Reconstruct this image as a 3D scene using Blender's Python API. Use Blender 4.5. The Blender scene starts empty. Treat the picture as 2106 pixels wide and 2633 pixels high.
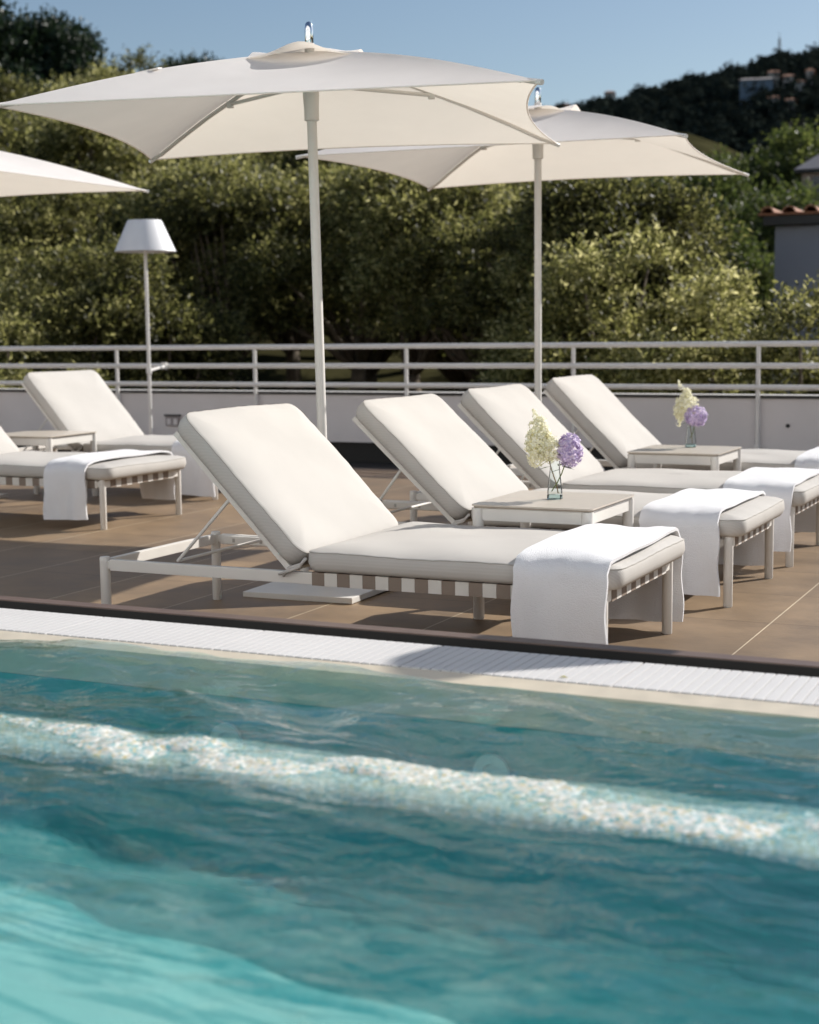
import bpy, bmesh, math, random
import numpy as np
from mathutils import Vector, Matrix

random.seed(7)
rng = np.random.default_rng(11)
scene = bpy.context.scene
COL = scene.collection
R = math.radians

# ------------------------------------------------------------------ camera
cam_d = bpy.data.cameras.new("camera")
cam = bpy.data.objects.new("camera", cam_d)
COL.objects.link(cam)
cr = Vector((0.9043, 0.4269, -0.0106)).normalized()
yaw, pit, rol = 0.441087, 0.117720, -0.010604
fw = Vector((-math.sin(yaw) * math.cos(pit), math.cos(yaw) * math.cos(pit), -math.sin(pit)))
r0 = Vector((math.cos(yaw), math.sin(yaw), 0))
u0 = r0.cross(fw)
cr = r0 * math.cos(rol) + u0 * math.sin(rol)
cu = -r0 * math.sin(rol) + u0 * math.cos(rol)
m = Matrix(((cr.x, cu.x, -fw.x, 0), (cr.y, cu.y, -fw.y, 0), (cr.z, cu.z, -fw.z, 1.10488), (0, 0, 0, 1)))
cam.matrix_world = m
cam_d.sensor_fit = 'HORIZONTAL'
cam_d.sensor_width = 36.0
cam_d.lens = 3917.137 / 2106 * 36.0
cam_d.clip_start = 0.1
cam_d.clip_end = 5000
cam_d.dof.use_dof = True
cam_d.dof.focus_distance = 5.4
cam_d.dof.aperture_fstop = 4.2
scene.camera = cam

# ------------------------------------------------------------------ light
SUN_AZ = math.atan2(0.544, 0.839)      # from +Y towards +X
SUN_EL = R(32.0)
world = bpy.data.worlds.new("World")
scene.world = world
world.use_nodes = True
wn = world.node_tree.nodes
wl = world.node_tree.links
wn.clear()
sky = wn.new("ShaderNodeTexSky")
sky.sky_type = 'NISHITA'
sky.sun_disc = False
sky.sun_elevation = SUN_EL
sky.sun_rotation = SUN_AZ
sky.air_density = 1.0
sky.dust_density = 0.6
sky.ozone_density = 1.2
bg = wn.new("ShaderNodeBackground")
bg.inputs["Strength"].default_value = 0.064
wo = wn.new("ShaderNodeOutputWorld")
wl.new(sky.outputs[0], bg.inputs[0])
wl.new(bg.outputs[0], wo.inputs[0])
sun_d = bpy.data.lights.new("sun", 'SUN')
sun_d.energy = 4.4
sun_d.angle = R(0.53)
sun_d.color = (1.0, 0.96, 0.895)
sun = bpy.data.objects.new("sun", sun_d)
COL.objects.link(sun)
sd = Vector((math.sin(SUN_AZ) * math.cos(SUN_EL), math.cos(SUN_AZ) * math.cos(SUN_EL), math.sin(SUN_EL)))
sun.rotation_euler = sd.to_track_quat('Z', 'Y').to_euler()
sun.location = sd * 50
scene.view_settings.view_transform = 'Standard'
scene.view_settings.look = 'None'
scene.view_settings.exposure = 0.56
scene.view_settings.gamma = 1.0
scene.cycles.use_denoising = True
scene.cycles.max_bounces = 10
scene.cycles.transparent_max_bounces = 12
scene.cycles.caustics_reflective = False
scene.cycles.caustics_refractive = True
scene.cycles.sample_clamp_indirect = 4.0


# ------------------------------------------------------------------ materials
class NT:
    def __init__(self, name):
        self.m = bpy.data.materials.new(name)
        self.m.use_nodes = True
        self.n = self.m.node_tree.nodes
        self.l = self.m.node_tree.links
        self.n.clear()
        self.out = self.n.new("ShaderNodeOutputMaterial")

    def a(self, t, **kw):
        n = self.n.new("ShaderNode" + t)
        for k, v in kw.items():
            if k in n.inputs.keys() if isinstance(k, str) else False:
                n.inputs[k].default_value = v
            else:
                setattr(n, k, v)
        return n

    def k(self, a, b):
        self.l.new(a, b)


def setin(n, **kw):
    for k, v in kw.items():
        n.inputs[k.replace('_', ' ')].default_value = v
    return n


def c4(c):
    return (c[0], c[1], c[2], 1.0)


def simple(name, col, rough=0.5, metal=0.0, var=0.06, vscale=8.0, bump=0.0, bscale=60.0, sheen=0.0, spec=0.5):
    t = NT(name)
    p = t.a("BsdfPrincipled")
    p.inputs["Roughness"].default_value = rough
    p.inputs["Metallic"].default_value = metal
    p.inputs["Specular IOR Level"].default_value = spec
    if sheen:
        p.inputs["Sheen Weight"].default_value = sheen
    tc = t.a("TexCoord")
    nz = t.a("TexNoise")
    nz.inputs["Scale"].default_value = vscale
    nz.inputs["Detail"].default_value = 5
    t.k(tc.outputs["Object"], nz.inputs["Vector"])
    rp = t.a("ValToRGB")
    rp.color_ramp.elements[0].position = 0.3
    rp.color_ramp.elements[1].position = 0.7
    rp.color_ramp.elements[0].color = c4([max(0, x * (1 - var)) for x in col])
    rp.color_ramp.elements[1].color = c4([min(1, x * (1 + var)) for x in col])
    t.k(nz.outputs["Fac"], rp.inputs["Fac"])
    t.k(rp.outputs["Color"], p.inputs["Base Color"])
    if bump:
        n2 = t.a("TexNoise")
        n2.inputs["Scale"].default_value = bscale
        n2.inputs["Detail"].default_value = 3
        t.k(tc.outputs["Object"], n2.inputs["Vector"])
        b = t.a("Bump")
        b.inputs["Strength"].default_value = bump
        b.inputs["Distance"].default_value = 0.01
        t.k(n2.outputs["Fac"], b.inputs["Height"])
        t.k(b.outputs["Normal"], p.inputs["Normal"])
    t.k(p.outputs[0], t.out.inputs[0])
    return t.m


def fabric(name, col, wave=260.0, trans=0.0, rib_axis='Z', strength=0.25, transcol=None):
    t = NT(name)
    p = t.a("BsdfPrincipled")
    p.inputs["Roughness"].default_value = 0.9
    p.inputs["Specular IOR Level"].default_value = 0.15
    tc = t.a("TexCoord")
    nz = t.a("TexNoise")
    nz.inputs["Scale"].default_value = 5
    nz.inputs["Detail"].default_value = 4
    t.k(tc.outputs["Object"], nz.inputs["Vector"])
    rp = t.a("ValToRGB")
    rp.color_ramp.elements[0].position = 0.25
    rp.color_ramp.elements[1].position = 0.75
    rp.color_ramp.elements[0].color = c4([x * 0.95 for x in col])
    rp.color_ramp.elements[1].color = c4([min(1, x * 1.03) for x in col])
    t.k(nz.outputs["Fac"], rp.inputs["Fac"])
    wv = t.a("TexWave")
    wv.wave_type = 'BANDS'
    wv.bands_direction = rib_axis
    wv.inputs["Scale"].default_value = wave / 20
    wv.inputs["Distortion"].default_value = 0.0
    wmp = t.a("Mapping")
    wmp.inputs["Rotation"].default_value = (R(45), 0, 0)
    t.k(tc.outputs["Object"], wmp.inputs["Vector"])
    t.k(wmp.outputs[0], wv.inputs["Vector"])
    n3 = t.a("TexNoise")
    n3.inputs["Scale"].default_value = 420
    t.k(tc.outputs["Object"], n3.inputs["Vector"])
    mx = t.a("Math", operation='ADD')
    t.k(wv.outputs["Fac"], mx.inputs[0])
    t.k(n3.outputs["Fac"], mx.inputs[1])
    b = t.a("Bump")
    b.inputs["Strength"].default_value = strength
    b.inputs["Distance"].default_value = 0.002
    t.k(mx.outputs[0], b.inputs["Height"])
    t.k(b.outputs["Normal"], p.inputs["Normal"])
    # thread colour between the ribs
    mc = t.a("MixRGB", blend_type='MULTIPLY')
    mc.inputs["Fac"].default_value = 0.05
    t.k(rp.outputs["Color"], mc.inputs[1])
    t.k(wv.outputs["Fac"], mc.inputs[2])
    t.k(mc.outputs[0], p.inputs["Base Color"])
    if trans > 0:
        tr = t.a("BsdfTranslucent")
        tr.inputs["Color"].default_value = c4(transcol or col)
        ms = t.a("MixShader")
        ms.inputs["Fac"].default_value = trans
        t.k(p.outputs[0], ms.inputs[1])
        t.k(tr.outputs[0], ms.inputs[2])
        t.k(ms.outputs[0], t.out.inputs[0])
    else:
        t.k(p.outputs[0], t.out.inputs[0])
    return t.m


def leaf_mat(name, stops, trans=0.35, spec=0.4, refl=1.0, vary=0.0):
    t = NT(name)
    ge = t.a("NewGeometry")
    oi = t.a("ObjectInfo")
    ad = t.a("Math", operation='MULTIPLY_ADD')
    t.k(ge.outputs["Random Per Island"], ad.inputs[0])
    ad.inputs[1].default_value = 0.75
    sc = t.a("Math", operation='MULTIPLY')
    t.k(oi.outputs["Random"], sc.inputs[0])
    sc.inputs[1].default_value = 0.25
    t.k(sc.outputs[0], ad.inputs[2])
    rp = t.a("ValToRGB")
    el = rp.color_ramp.elements
    el[0].position, el[0].color = stops[0][0], c4(stops[0][1])
    el[1].position, el[1].color = stops[-1][0], c4(stops[-1][1])
    for s in stops[1:-1]:
        e = el.new(s[0])
        e.color = c4(s[1])
    t.k(ad.outputs[0], rp.inputs["Fac"])
    p = t.a("BsdfPrincipled")
    p.inputs["Roughness"].default_value = 0.5
    p.inputs["Specular IOR Level"].default_value = spec
    tr = t.a("BsdfTranslucent")
    dk = t.a("MixRGB", blend_type='MULTIPLY')
    dk.inputs["Fac"].default_value = 1.0
    dk.inputs[2].default_value = (refl, refl, refl, 1)
    tone = t.a("MapRange")
    tone.inputs["To Min"].default_value = 1.0 - vary
    tone.inputs["To Max"].default_value = 1.0 + vary * 0.5
    t.k(oi.outputs["Random"], tone.inputs["Value"])
    tm = t.a("VectorMath", operation='SCALE')
    t.k(rp.outputs["Color"], tm.inputs[0])
    t.k(tone.outputs[0], tm.inputs["Scale"])
    t.k(tm.outputs[0], dk.inputs[1])
    t.k(dk.outputs[0], p.inputs["Base Color"])
    t.k(tm.outputs[0], tr.inputs["Color"])
    ms = t.a("MixShader")
    ms.inputs["Fac"].default_value = trans
    t.k(p.outputs[0], ms.inputs[1])
    t.k(tr.outputs[0], ms.inputs[2])
    t.k(ms.outputs[0], t.out.inputs[0])
    return t.m


def deck_mat():
    t = NT("deck_tile")
    tc = t.a("TexCoord")
    mp = t.a("Mapping")
    mp.inputs["Location"].default_value = (-2.929 % 0.581 * -1 + 0.581, -(5.689 % 0.63), 0)
    mp.inputs["Location"].default_value = (2.929, -5.689, 0)
    t.k(tc.outputs["Object"], mp.inputs["Vector"])
    bk = t.a("TexBrick")
    bk.offset = 0.0
    bk.squash = 1.0
    bk.inputs["Scale"].default_value = 1.0
    bk.inputs["Mortar Size"].default_value = 0.0024
    bk.inputs["Mortar Smooth"].default_value = 0.1
    bk.inputs["Bias"].default_value = 0.0
    bk.inputs["Brick Width"].default_value = 0.581
    bk.inputs["Row Height"].default_value = 0.63
    bk.inputs["Color1"].default_value = (0.248, 0.174, 0.108, 1)
    bk.inputs["Color2"].default_value = (0.200, 0.142, 0.092, 1)
    sxyz = t.a("SeparateXYZ")
    t.k(mp.outputs[0], sxyz.inputs[0])
    dv = t.a("Math", operation='DIVIDE')
    t.k(sxyz.outputs["X"], dv.inputs[0])
    dv.inputs[1].default_value = 0.581
    fc = t.a("Math", operation='FRACT')
    t.k(dv.outputs[0], fc.inputs[0])
    sb_ = t.a("Math", operation='SUBTRACT')
    t.k(fc.outputs[0], sb_.inputs[0])
    sb_.inputs[1].default_value = 0.5
    ab_ = t.a("Math", operation='ABSOLUTE')
    t.k(sb_.outputs[0], ab_.inputs[0])
    gt_ = t.a("Math", operation='GREATER_THAN')
    t.k(ab_.outputs[0], gt_.inputs[0])
    gt_.inputs[1].default_value = 0.4945
    mm_ = t.a("MixRGB")
    t.k(gt_.outputs[0], mm_.inputs["Fac"])
    mm_.inputs[1].default_value = (0.10, 0.062, 0.038, 1)
    mm_.inputs[2].default_value = (0.60, 0.50, 0.36, 1)
    t.k(mm_.outputs[0], bk.inputs["Mortar"])
    t.k(mp.outputs[0], bk.inputs["Vector"])
    nz = t.a("TexNoise")
    nz.inputs["Scale"].default_value = 3.2
    nz.inputs["Detail"].default_value = 9
    nz.inputs["Roughness"].default_value = 0.65
    t.k(tc.outputs["Object"], nz.inputs["Vector"])
    rp = t.a("ValToRGB")
    rp.color_ramp.elements[0].position = 0.3
    rp.color_ramp.elements[1].position = 0.75
    rp.color_ramp.elements[0].color = (0.72, 0.72, 0.74, 1)
    rp.color_ramp.elements[1].color = (1.28, 1.26, 1.22, 1)
    t.k(nz.outputs["Fac"], rp.inputs["Fac"])
    mx = t.a("MixRGB", blend_type='MULTIPLY')
    mx.inputs["Fac"].default_value = 1.0
    t.k(bk.outputs["Color"], mx.inputs[1])
    t.k(rp.outputs["Color"], mx.inputs[2])
    p = t.a("BsdfPrincipled")
    p.inputs["Specular IOR Level"].default_value = 0.3
    t.k(mx.outputs[0], p.inputs["Base Color"])
    r2 = t.a("ValToRGB")
    r2.color_ramp.elements[0].color = (0.45, 0.45, 0.45, 1)
    r2.color_ramp.elements[1].color = (0.6, 0.6, 0.6, 1)
    t.k(nz.outputs["Fac"], r2.inputs["Fac"])
    t.k(r2.outputs["Color"], p.inputs["Roughness"])
    b = t.a("Bump")
    b.inputs["Strength"].default_value = 0.15
    b.inputs["Distance"].default_value = 0.004
    n2 = t.a("TexNoise")
    n2.inputs["Scale"].default_value = 45
    n2.inputs["Detail"].default_value = 5
    t.k(tc.outputs["Object"], n2.inputs["Vector"])
    t.k(n2.outputs["Fac"], b.inputs["Height"])
    t.k(b.outputs["Normal"], p.inputs["Normal"])
    t.k(p.outputs[0], t.out.inputs[0])
    return t.m


def mosaic_mat(name, ca, cb, grout, size=0.025, rough=0.3, noise=0.0):
    t = NT(name)
    tc = t.a("TexCoord")
    bk = t.a("TexBrick")
    bk.offset = 0.0
    bk.inputs["Scale"].default_value = 1.0
    bk.inputs["Brick Width"].default_value = size
    bk.inputs["Row Height"].default_value = size
    bk.inputs["Mortar Size"].default_value = size * 0.05
    bk.inputs["Color1"].default_value = c4(ca)
    bk.inputs["Color2"].default_value = c4(cb)
    bk.inputs["Mortar"].default_value = c4(grout)
    sx = t.a("SeparateXYZ")
    t.k(tc.outputs["Object"], sx.inputs[0])
    yz = t.a("Math", operation='ADD')
    t.k(sx.outputs["Y"], yz.inputs[0])
    t.k(sx.outputs["Z"], yz.inputs[1])
    cx = t.a("CombineXYZ")
    t.k(sx.outputs["X"], cx.inputs["X"])
    t.k(yz.outputs[0], cx.inputs["Y"])
    t.k(cx.outputs[0], bk.inputs["Vector"])
    nz = t.a("TexNoise")
    nz.inputs["Scale"].default_value = 2.0
    nz.inputs["Detail"].default_value = 6
    t.k(tc.outputs["Object"], nz.inputs["Vector"])
    mx = t.a("MixRGB", blend_type='MULTIPLY')
    mx.inputs["Fac"].default_value = noise
    t.k(bk.outputs["Color"], mx.inputs[1])
    t.k(nz.outputs["Color"], mx.inputs[2])
    p = t.a("BsdfPrincipled")
    p.inputs["Roughness"].default_value = rough
    t.k(mx.outputs[0], p.inputs["Base Color"])
    t.k(p.outputs[0], t.out.inputs[0])
    return t.m


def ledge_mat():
    t = NT("ledge_painted_ripples")
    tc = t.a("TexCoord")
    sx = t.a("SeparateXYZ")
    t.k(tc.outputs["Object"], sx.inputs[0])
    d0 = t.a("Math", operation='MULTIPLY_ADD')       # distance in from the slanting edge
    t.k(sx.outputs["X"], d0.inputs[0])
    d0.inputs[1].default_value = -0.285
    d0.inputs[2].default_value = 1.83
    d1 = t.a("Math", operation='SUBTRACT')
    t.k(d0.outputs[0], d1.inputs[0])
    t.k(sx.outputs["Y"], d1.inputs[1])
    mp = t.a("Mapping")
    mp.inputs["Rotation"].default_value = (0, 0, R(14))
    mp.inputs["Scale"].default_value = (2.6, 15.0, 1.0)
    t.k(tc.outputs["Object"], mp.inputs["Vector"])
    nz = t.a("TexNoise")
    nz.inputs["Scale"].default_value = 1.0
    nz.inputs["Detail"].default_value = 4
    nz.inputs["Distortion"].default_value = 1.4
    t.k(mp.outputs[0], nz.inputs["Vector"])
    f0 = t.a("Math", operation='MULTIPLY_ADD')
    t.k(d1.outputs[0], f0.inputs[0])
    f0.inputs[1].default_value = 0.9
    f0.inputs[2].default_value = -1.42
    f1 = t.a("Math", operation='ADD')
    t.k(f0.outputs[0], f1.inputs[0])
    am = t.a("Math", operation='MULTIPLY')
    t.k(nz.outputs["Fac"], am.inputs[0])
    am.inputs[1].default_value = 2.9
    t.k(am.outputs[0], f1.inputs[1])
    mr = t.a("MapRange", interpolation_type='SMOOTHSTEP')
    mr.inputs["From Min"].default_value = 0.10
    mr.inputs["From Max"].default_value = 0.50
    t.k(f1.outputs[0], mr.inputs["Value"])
    mx = t.a("MixRGB")  # teal streaks imitate the water's ripples, painted into the ledge colour
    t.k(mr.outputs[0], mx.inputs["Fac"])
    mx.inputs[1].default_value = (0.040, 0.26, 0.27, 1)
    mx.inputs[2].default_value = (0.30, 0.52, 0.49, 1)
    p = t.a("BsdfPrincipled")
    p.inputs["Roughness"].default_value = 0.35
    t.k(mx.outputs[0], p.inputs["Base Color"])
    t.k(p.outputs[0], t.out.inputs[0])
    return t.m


def pebble_mat():
    t = NT("pale_pebble")
    tc = t.a("TexCoord")
    vo = t.a("TexVoronoi")
    vo.inputs["Scale"].default_value = 130.0
    t.k(tc.outputs["Object"], vo.inputs["Vector"])
    sp = t.a("SeparateXYZ")
    t.k(vo.outputs["Color"], sp.inputs[0])
    rp = t.a("ValToRGB")
    el = rp.color_ramp.elements
    el[0].position, el[0].color = 0.0, (0.16, 0.36, 0.38, 1)
    el[1].position, el[1].color = 1.0, (0.84, 0.83, 0.78, 1)
    for pos, col in ((0.22, (0.34, 0.48, 0.48, 1)), (0.30, (0.50, 0.54, 0.52, 1)), (0.5, (0.55, 0.53, 0.45, 1)), (0.62, (0.55, 0.48, 0.27, 1)), (0.7, (0.50, 0.52, 0.50, 1))):
        e = el.new(pos)
        e.color = col
    t.k(sp.outputs["X"], rp.inputs["Fac"])
    p = t.a("BsdfPrincipled")
    p.inputs["Roughness"].default_value = 0.12
    t.k(rp.outputs["Color"], p.inputs["Base Color"])
    t.k(p.outputs[0], t.out.inputs[0])
    return t.m


def water_mat():
    t = NT("pool_water")
    tc = t.a("TexCoord")
    mp = t.a("Mapping")
    mp.inputs["Scale"].default_value = (1.0, 1.7, 1.0)
    t.k(tc.outputs["Object"], mp.inputs["Vector"])
    n1 = t.a("TexNoise")
    n1.inputs["Scale"].default_value = 9.0
    n1.inputs["Detail"].default_value = 4
    n1.inputs["Distortion"].default_value = 0.6
    t.k(mp.outputs[0], n1.inputs["Vector"])
    b1 = t.a("Bump")
    b1.inputs["Strength"].default_value = 0.5
    b1.inputs["Distance"].default_value = 0.02
    t.k(n1.outputs["Fac"], b1.inputs["Height"])
    # Schlick reflectance, the same from both sides of the surface
    ge = t.a("NewGeometry")
    dt = t.a("VectorMath", operation='DOT_PRODUCT')
    t.k(ge.outputs["Incoming"], dt.inputs[0])
    t.k(b1.outputs["Normal"], dt.inputs[1])
    ab = t.a("Math", operation='ABSOLUTE')
    t.k(dt.outputs["Value"], ab.inputs[0])
    om = t.a("Math", operation='SUBTRACT', use_clamp=True)
    om.inputs[0].default_value = 1.0
    t.k(ab.outputs[0], om.inputs[1])
    pw5 = t.a("Math", operation='POWER')
    t.k(om.outputs[0], pw5.inputs[0])
    pw5.inputs[1].default_value = 5.0
    fr = t.a("Math", operation='MULTIPLY_ADD', use_clamp=True)
    t.k(pw5.outputs[0], fr.inputs[0])
    fr.inputs[1].default_value = 0.96
    fr.inputs[2].default_value = 0.02
    gl = t.a("BsdfGlossy")
    gl.inputs["Roughness"].default_value = 0.02
    gl.inputs["Color"].default_value = (1, 1, 1, 1)
    t.k(b1.outputs["Normal"], gl.inputs["Normal"])
    rf = t.a("BsdfRefraction")
    rf.inputs["IOR"].default_value = 1.33
    rf.inputs["Roughness"].default_value = 0.05
    rf.inputs["Color"].default_value = (0.78, 0.97, 0.97, 1)
    t.k(b1.outputs["Normal"], rf.inputs["Normal"])
    tr = t.a("BsdfTransparent")
    tr.inputs["Color"].default_value = (0.86, 0.985, 0.985, 1)
    m1 = t.a("MixShader")
    m1.inputs["Fac"].default_value = 0.6
    t.k(rf.outputs[0], m1.inputs[1])
    t.k(tr.outputs[0], m1.inputs[2])
    m2 = t.a("MixShader")
    t.k(fr.outputs[0], m2.inputs["Fac"])
    t.k(m1.outputs[0], m2.inputs[1])
    t.k(gl.outputs[0], m2.inputs[2])
    t.k(m2.outputs[0], t.out.inputs[0])
    return t.m


def glass_mat(name="vase_glass", col=(0.965, 0.985, 0.985, 1), ior=1.12):
    t = NT(name)
    gl = t.a("BsdfGlossy")
    gl.inputs["Roughness"].default_value = 0.02
    tr = t.a("BsdfTransparent")
    tr.inputs["Color"].default_value = col
    fr = t.a("Fresnel")
    fr.inputs["IOR"].default_value = ior
    ms = t.a("MixShader")
    t.k(fr.outputs[0], ms.inputs["Fac"])
    t.k(tr.outputs[0], ms.inputs[1])
    t.k(gl.outputs[0], ms.inputs[2])
    t.k(ms.outputs[0], t.out.inputs[0])
    return t.m


M = {}
M['frame'] = simple("cream_powder_coat", (0.68, 0.65, 0.61), 0.45, var=0.03)
M['white_metal'] = simple("white_metal", (0.74, 0.71, 0.68), 0.4, var=0.05, vscale=3)
M['cushion'] = fabric("cushion_weave", (0.515, 0.49, 0.462), wave=780, strength=0.12)
M['piping'] = simple("seam_thread", (0.40, 0.38, 0.35), 0.9, spec=0.1)
M['taupe'] = fabric("taupe_webbing", (0.25, 0.20, 0.165), wave=4000)
M['whiteweb'] = fabric("white_webbing", (0.66, 0.63, 0.59), wave=4000)
M['towel'] = simple("towel_terry", (0.74, 0.735, 0.755), 0.95, var=0.03, bump=0.4, bscale=260, sheen=0.3, spec=0.1)
M['canopy'] = fabric("parasol_canvas", (0.96, 0.93, 0.92), wave=3000, trans=0.37, strength=0.1, transcol=(0.90, 0.82, 0.70))
M['chrome'] = simple("chrome", (0.85, 0.86, 0.88), 0.06, metal=1.0, var=0.0)
M['tabletop'] = simple("taupe_table_glass", (0.53, 0.47, 0.40), 0.32, var=0.04, vscale=30)
M['table_edge'] = simple("table_edge", (0.36, 0.30, 0.24), 0.35)
M['deck'] = deck_mat()
M['wall'] = simple("white_render", (0.66, 0.62, 0.615), 0.85, var=0.05, vscale=1.5, bump=0.15, bscale=90)
M['dark'] = simple("dark_metal", (0.018, 0.016, 0.015), 0.55)
M['black'] = simple("black_gutter", (0.012, 0.011, 0.010), 0.7)
M['curb'] = simple("brown_stone_edge", (0.115, 0.075, 0.06), 0.5, var=0.1, vscale=12)
M['grating'] = simple("white_grating", (0.57, 0.555, 0.55), 0.5, var=0.03, vscale=4)
M['gratebase'] = simple("grating_base", (0.66, 0.63, 0.62), 0.6)
M['creamtile'] = simple("cream_pool_edge", (0.60, 0.53, 0.42), 0.35, var=0.08, vscale=14)
M['pool'] = mosaic_mat("pool_mosaic", (0.045, 0.36, 0.38), (0.06, 0.42, 0.43), (0.065, 0.38, 0.40), 0.025, noise=0.3)
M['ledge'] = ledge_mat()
M['strip'] = pebble_mat()
M['water'] = water_mat()
M['glass'] = glass_mat()
M['glassbase'] = glass_mat("vase_base_glass", (0.74, 0.88, 0.89, 1), 1.5)
M['olive'] = leaf_mat("olive_leaf", [(0.0, (0.03, 0.036, 0.010)), (0.35, (0.14, 0.145, 0.042)), (0.7, (0.38, 0.365, 0.125)), (1.0, (0.78, 0.72, 0.36))], 0.52, 0.3, 0.5, 0.3)
M['broad'] = leaf_mat("broad_leaf", [(0.0, (0.035, 0.055, 0.015)), (0.5, (0.09, 0.12, 0.03)), (1.0, (0.24, 0.27, 0.07))], 0.45, 0.3, 0.6)
M['darkleaf'] = leaf_mat("dark_leaf", [(0.0, (0.012, 0.026, 0.012)), (0.6, (0.025, 0.045, 0.018)), (1.0, (0.05, 0.075, 0.03))], 0.25)
M['farleaf'] = leaf_mat("far_leaf", [(0.0, (0.014, 0.020, 0.017)), (0.6, (0.032, 0.040, 0.033)), (1.0, (0.075, 0.085, 0.065))], 0.1, 0.0)
M['bark'] = simple("bark", (0.10, 0.075, 0.05), 0.9, var=0.3, vscale=10, bump=0.6, bscale=25)
M['earth'] = simple("dry_earth", (0.045, 0.042, 0.02), 1.0, var=0.4, vscale=0.6, spec=0.0)
M['hill'] = simple("far_hillside", (0.028, 0.030, 0.022), 1.0, var=0.5, vscale=0.05, spec=0.0)
M['petal_w'] = leaf_mat("cream_petal", [(0.0, (0.78, 0.75, 0.50)), (0.35, (0.88, 0.86, 0.68)), (1.0, (0.94, 0.92, 0.83))], 0.35)
M['petal_p'] = leaf_mat("lilac_petal", [(0.0, (0.36, 0.29, 0.50)), (0.5, (0.62, 0.52, 0.74)), (1.0, (0.88, 0.78, 0.88))], 0.35)
M['stem'] = simple("flower_stem", (0.16, 0.20, 0.06), 0.6, var=0.2)
M['brownstem'] = simple("brown_stem", (0.20, 0.13, 0.05), 0.6, var=0.2)
M['greenleaf'] = simple("flower_leaf", (0.05, 0.11, 0.025), 0.5, var=0.2)
M['shade'] = simple("lamp_shade_paint", (0.70, 0.70, 0.72), 0.5, var=0.02)
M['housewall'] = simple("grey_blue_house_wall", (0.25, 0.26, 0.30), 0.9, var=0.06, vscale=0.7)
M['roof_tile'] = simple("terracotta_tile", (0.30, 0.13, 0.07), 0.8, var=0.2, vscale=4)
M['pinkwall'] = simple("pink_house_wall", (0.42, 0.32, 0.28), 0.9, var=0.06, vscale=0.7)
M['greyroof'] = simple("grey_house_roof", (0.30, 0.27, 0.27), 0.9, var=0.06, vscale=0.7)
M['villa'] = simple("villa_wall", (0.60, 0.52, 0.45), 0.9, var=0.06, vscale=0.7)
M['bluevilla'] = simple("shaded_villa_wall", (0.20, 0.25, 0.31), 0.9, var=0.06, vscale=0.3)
M['bouncewall'] = simple("bounce_white_render", (0.86, 0.86, 0.88), 0.9, var=0.04, vscale=1.0)  # pale wall of the building added for bounce light
M['pane'] = simple("window_pane", (0.05, 0.06, 0.07), 0.2)
M['socket'] = simple("socket_plate", (0.30, 0.26, 0.26), 0.5)
M['yellow'] = simple("yellow_leaf", (0.55, 0.5, 0.12), 0.7)
M['inlet'] = simple("inlet_ring", (0.45, 0.70, 0.70), 0.4)


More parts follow.
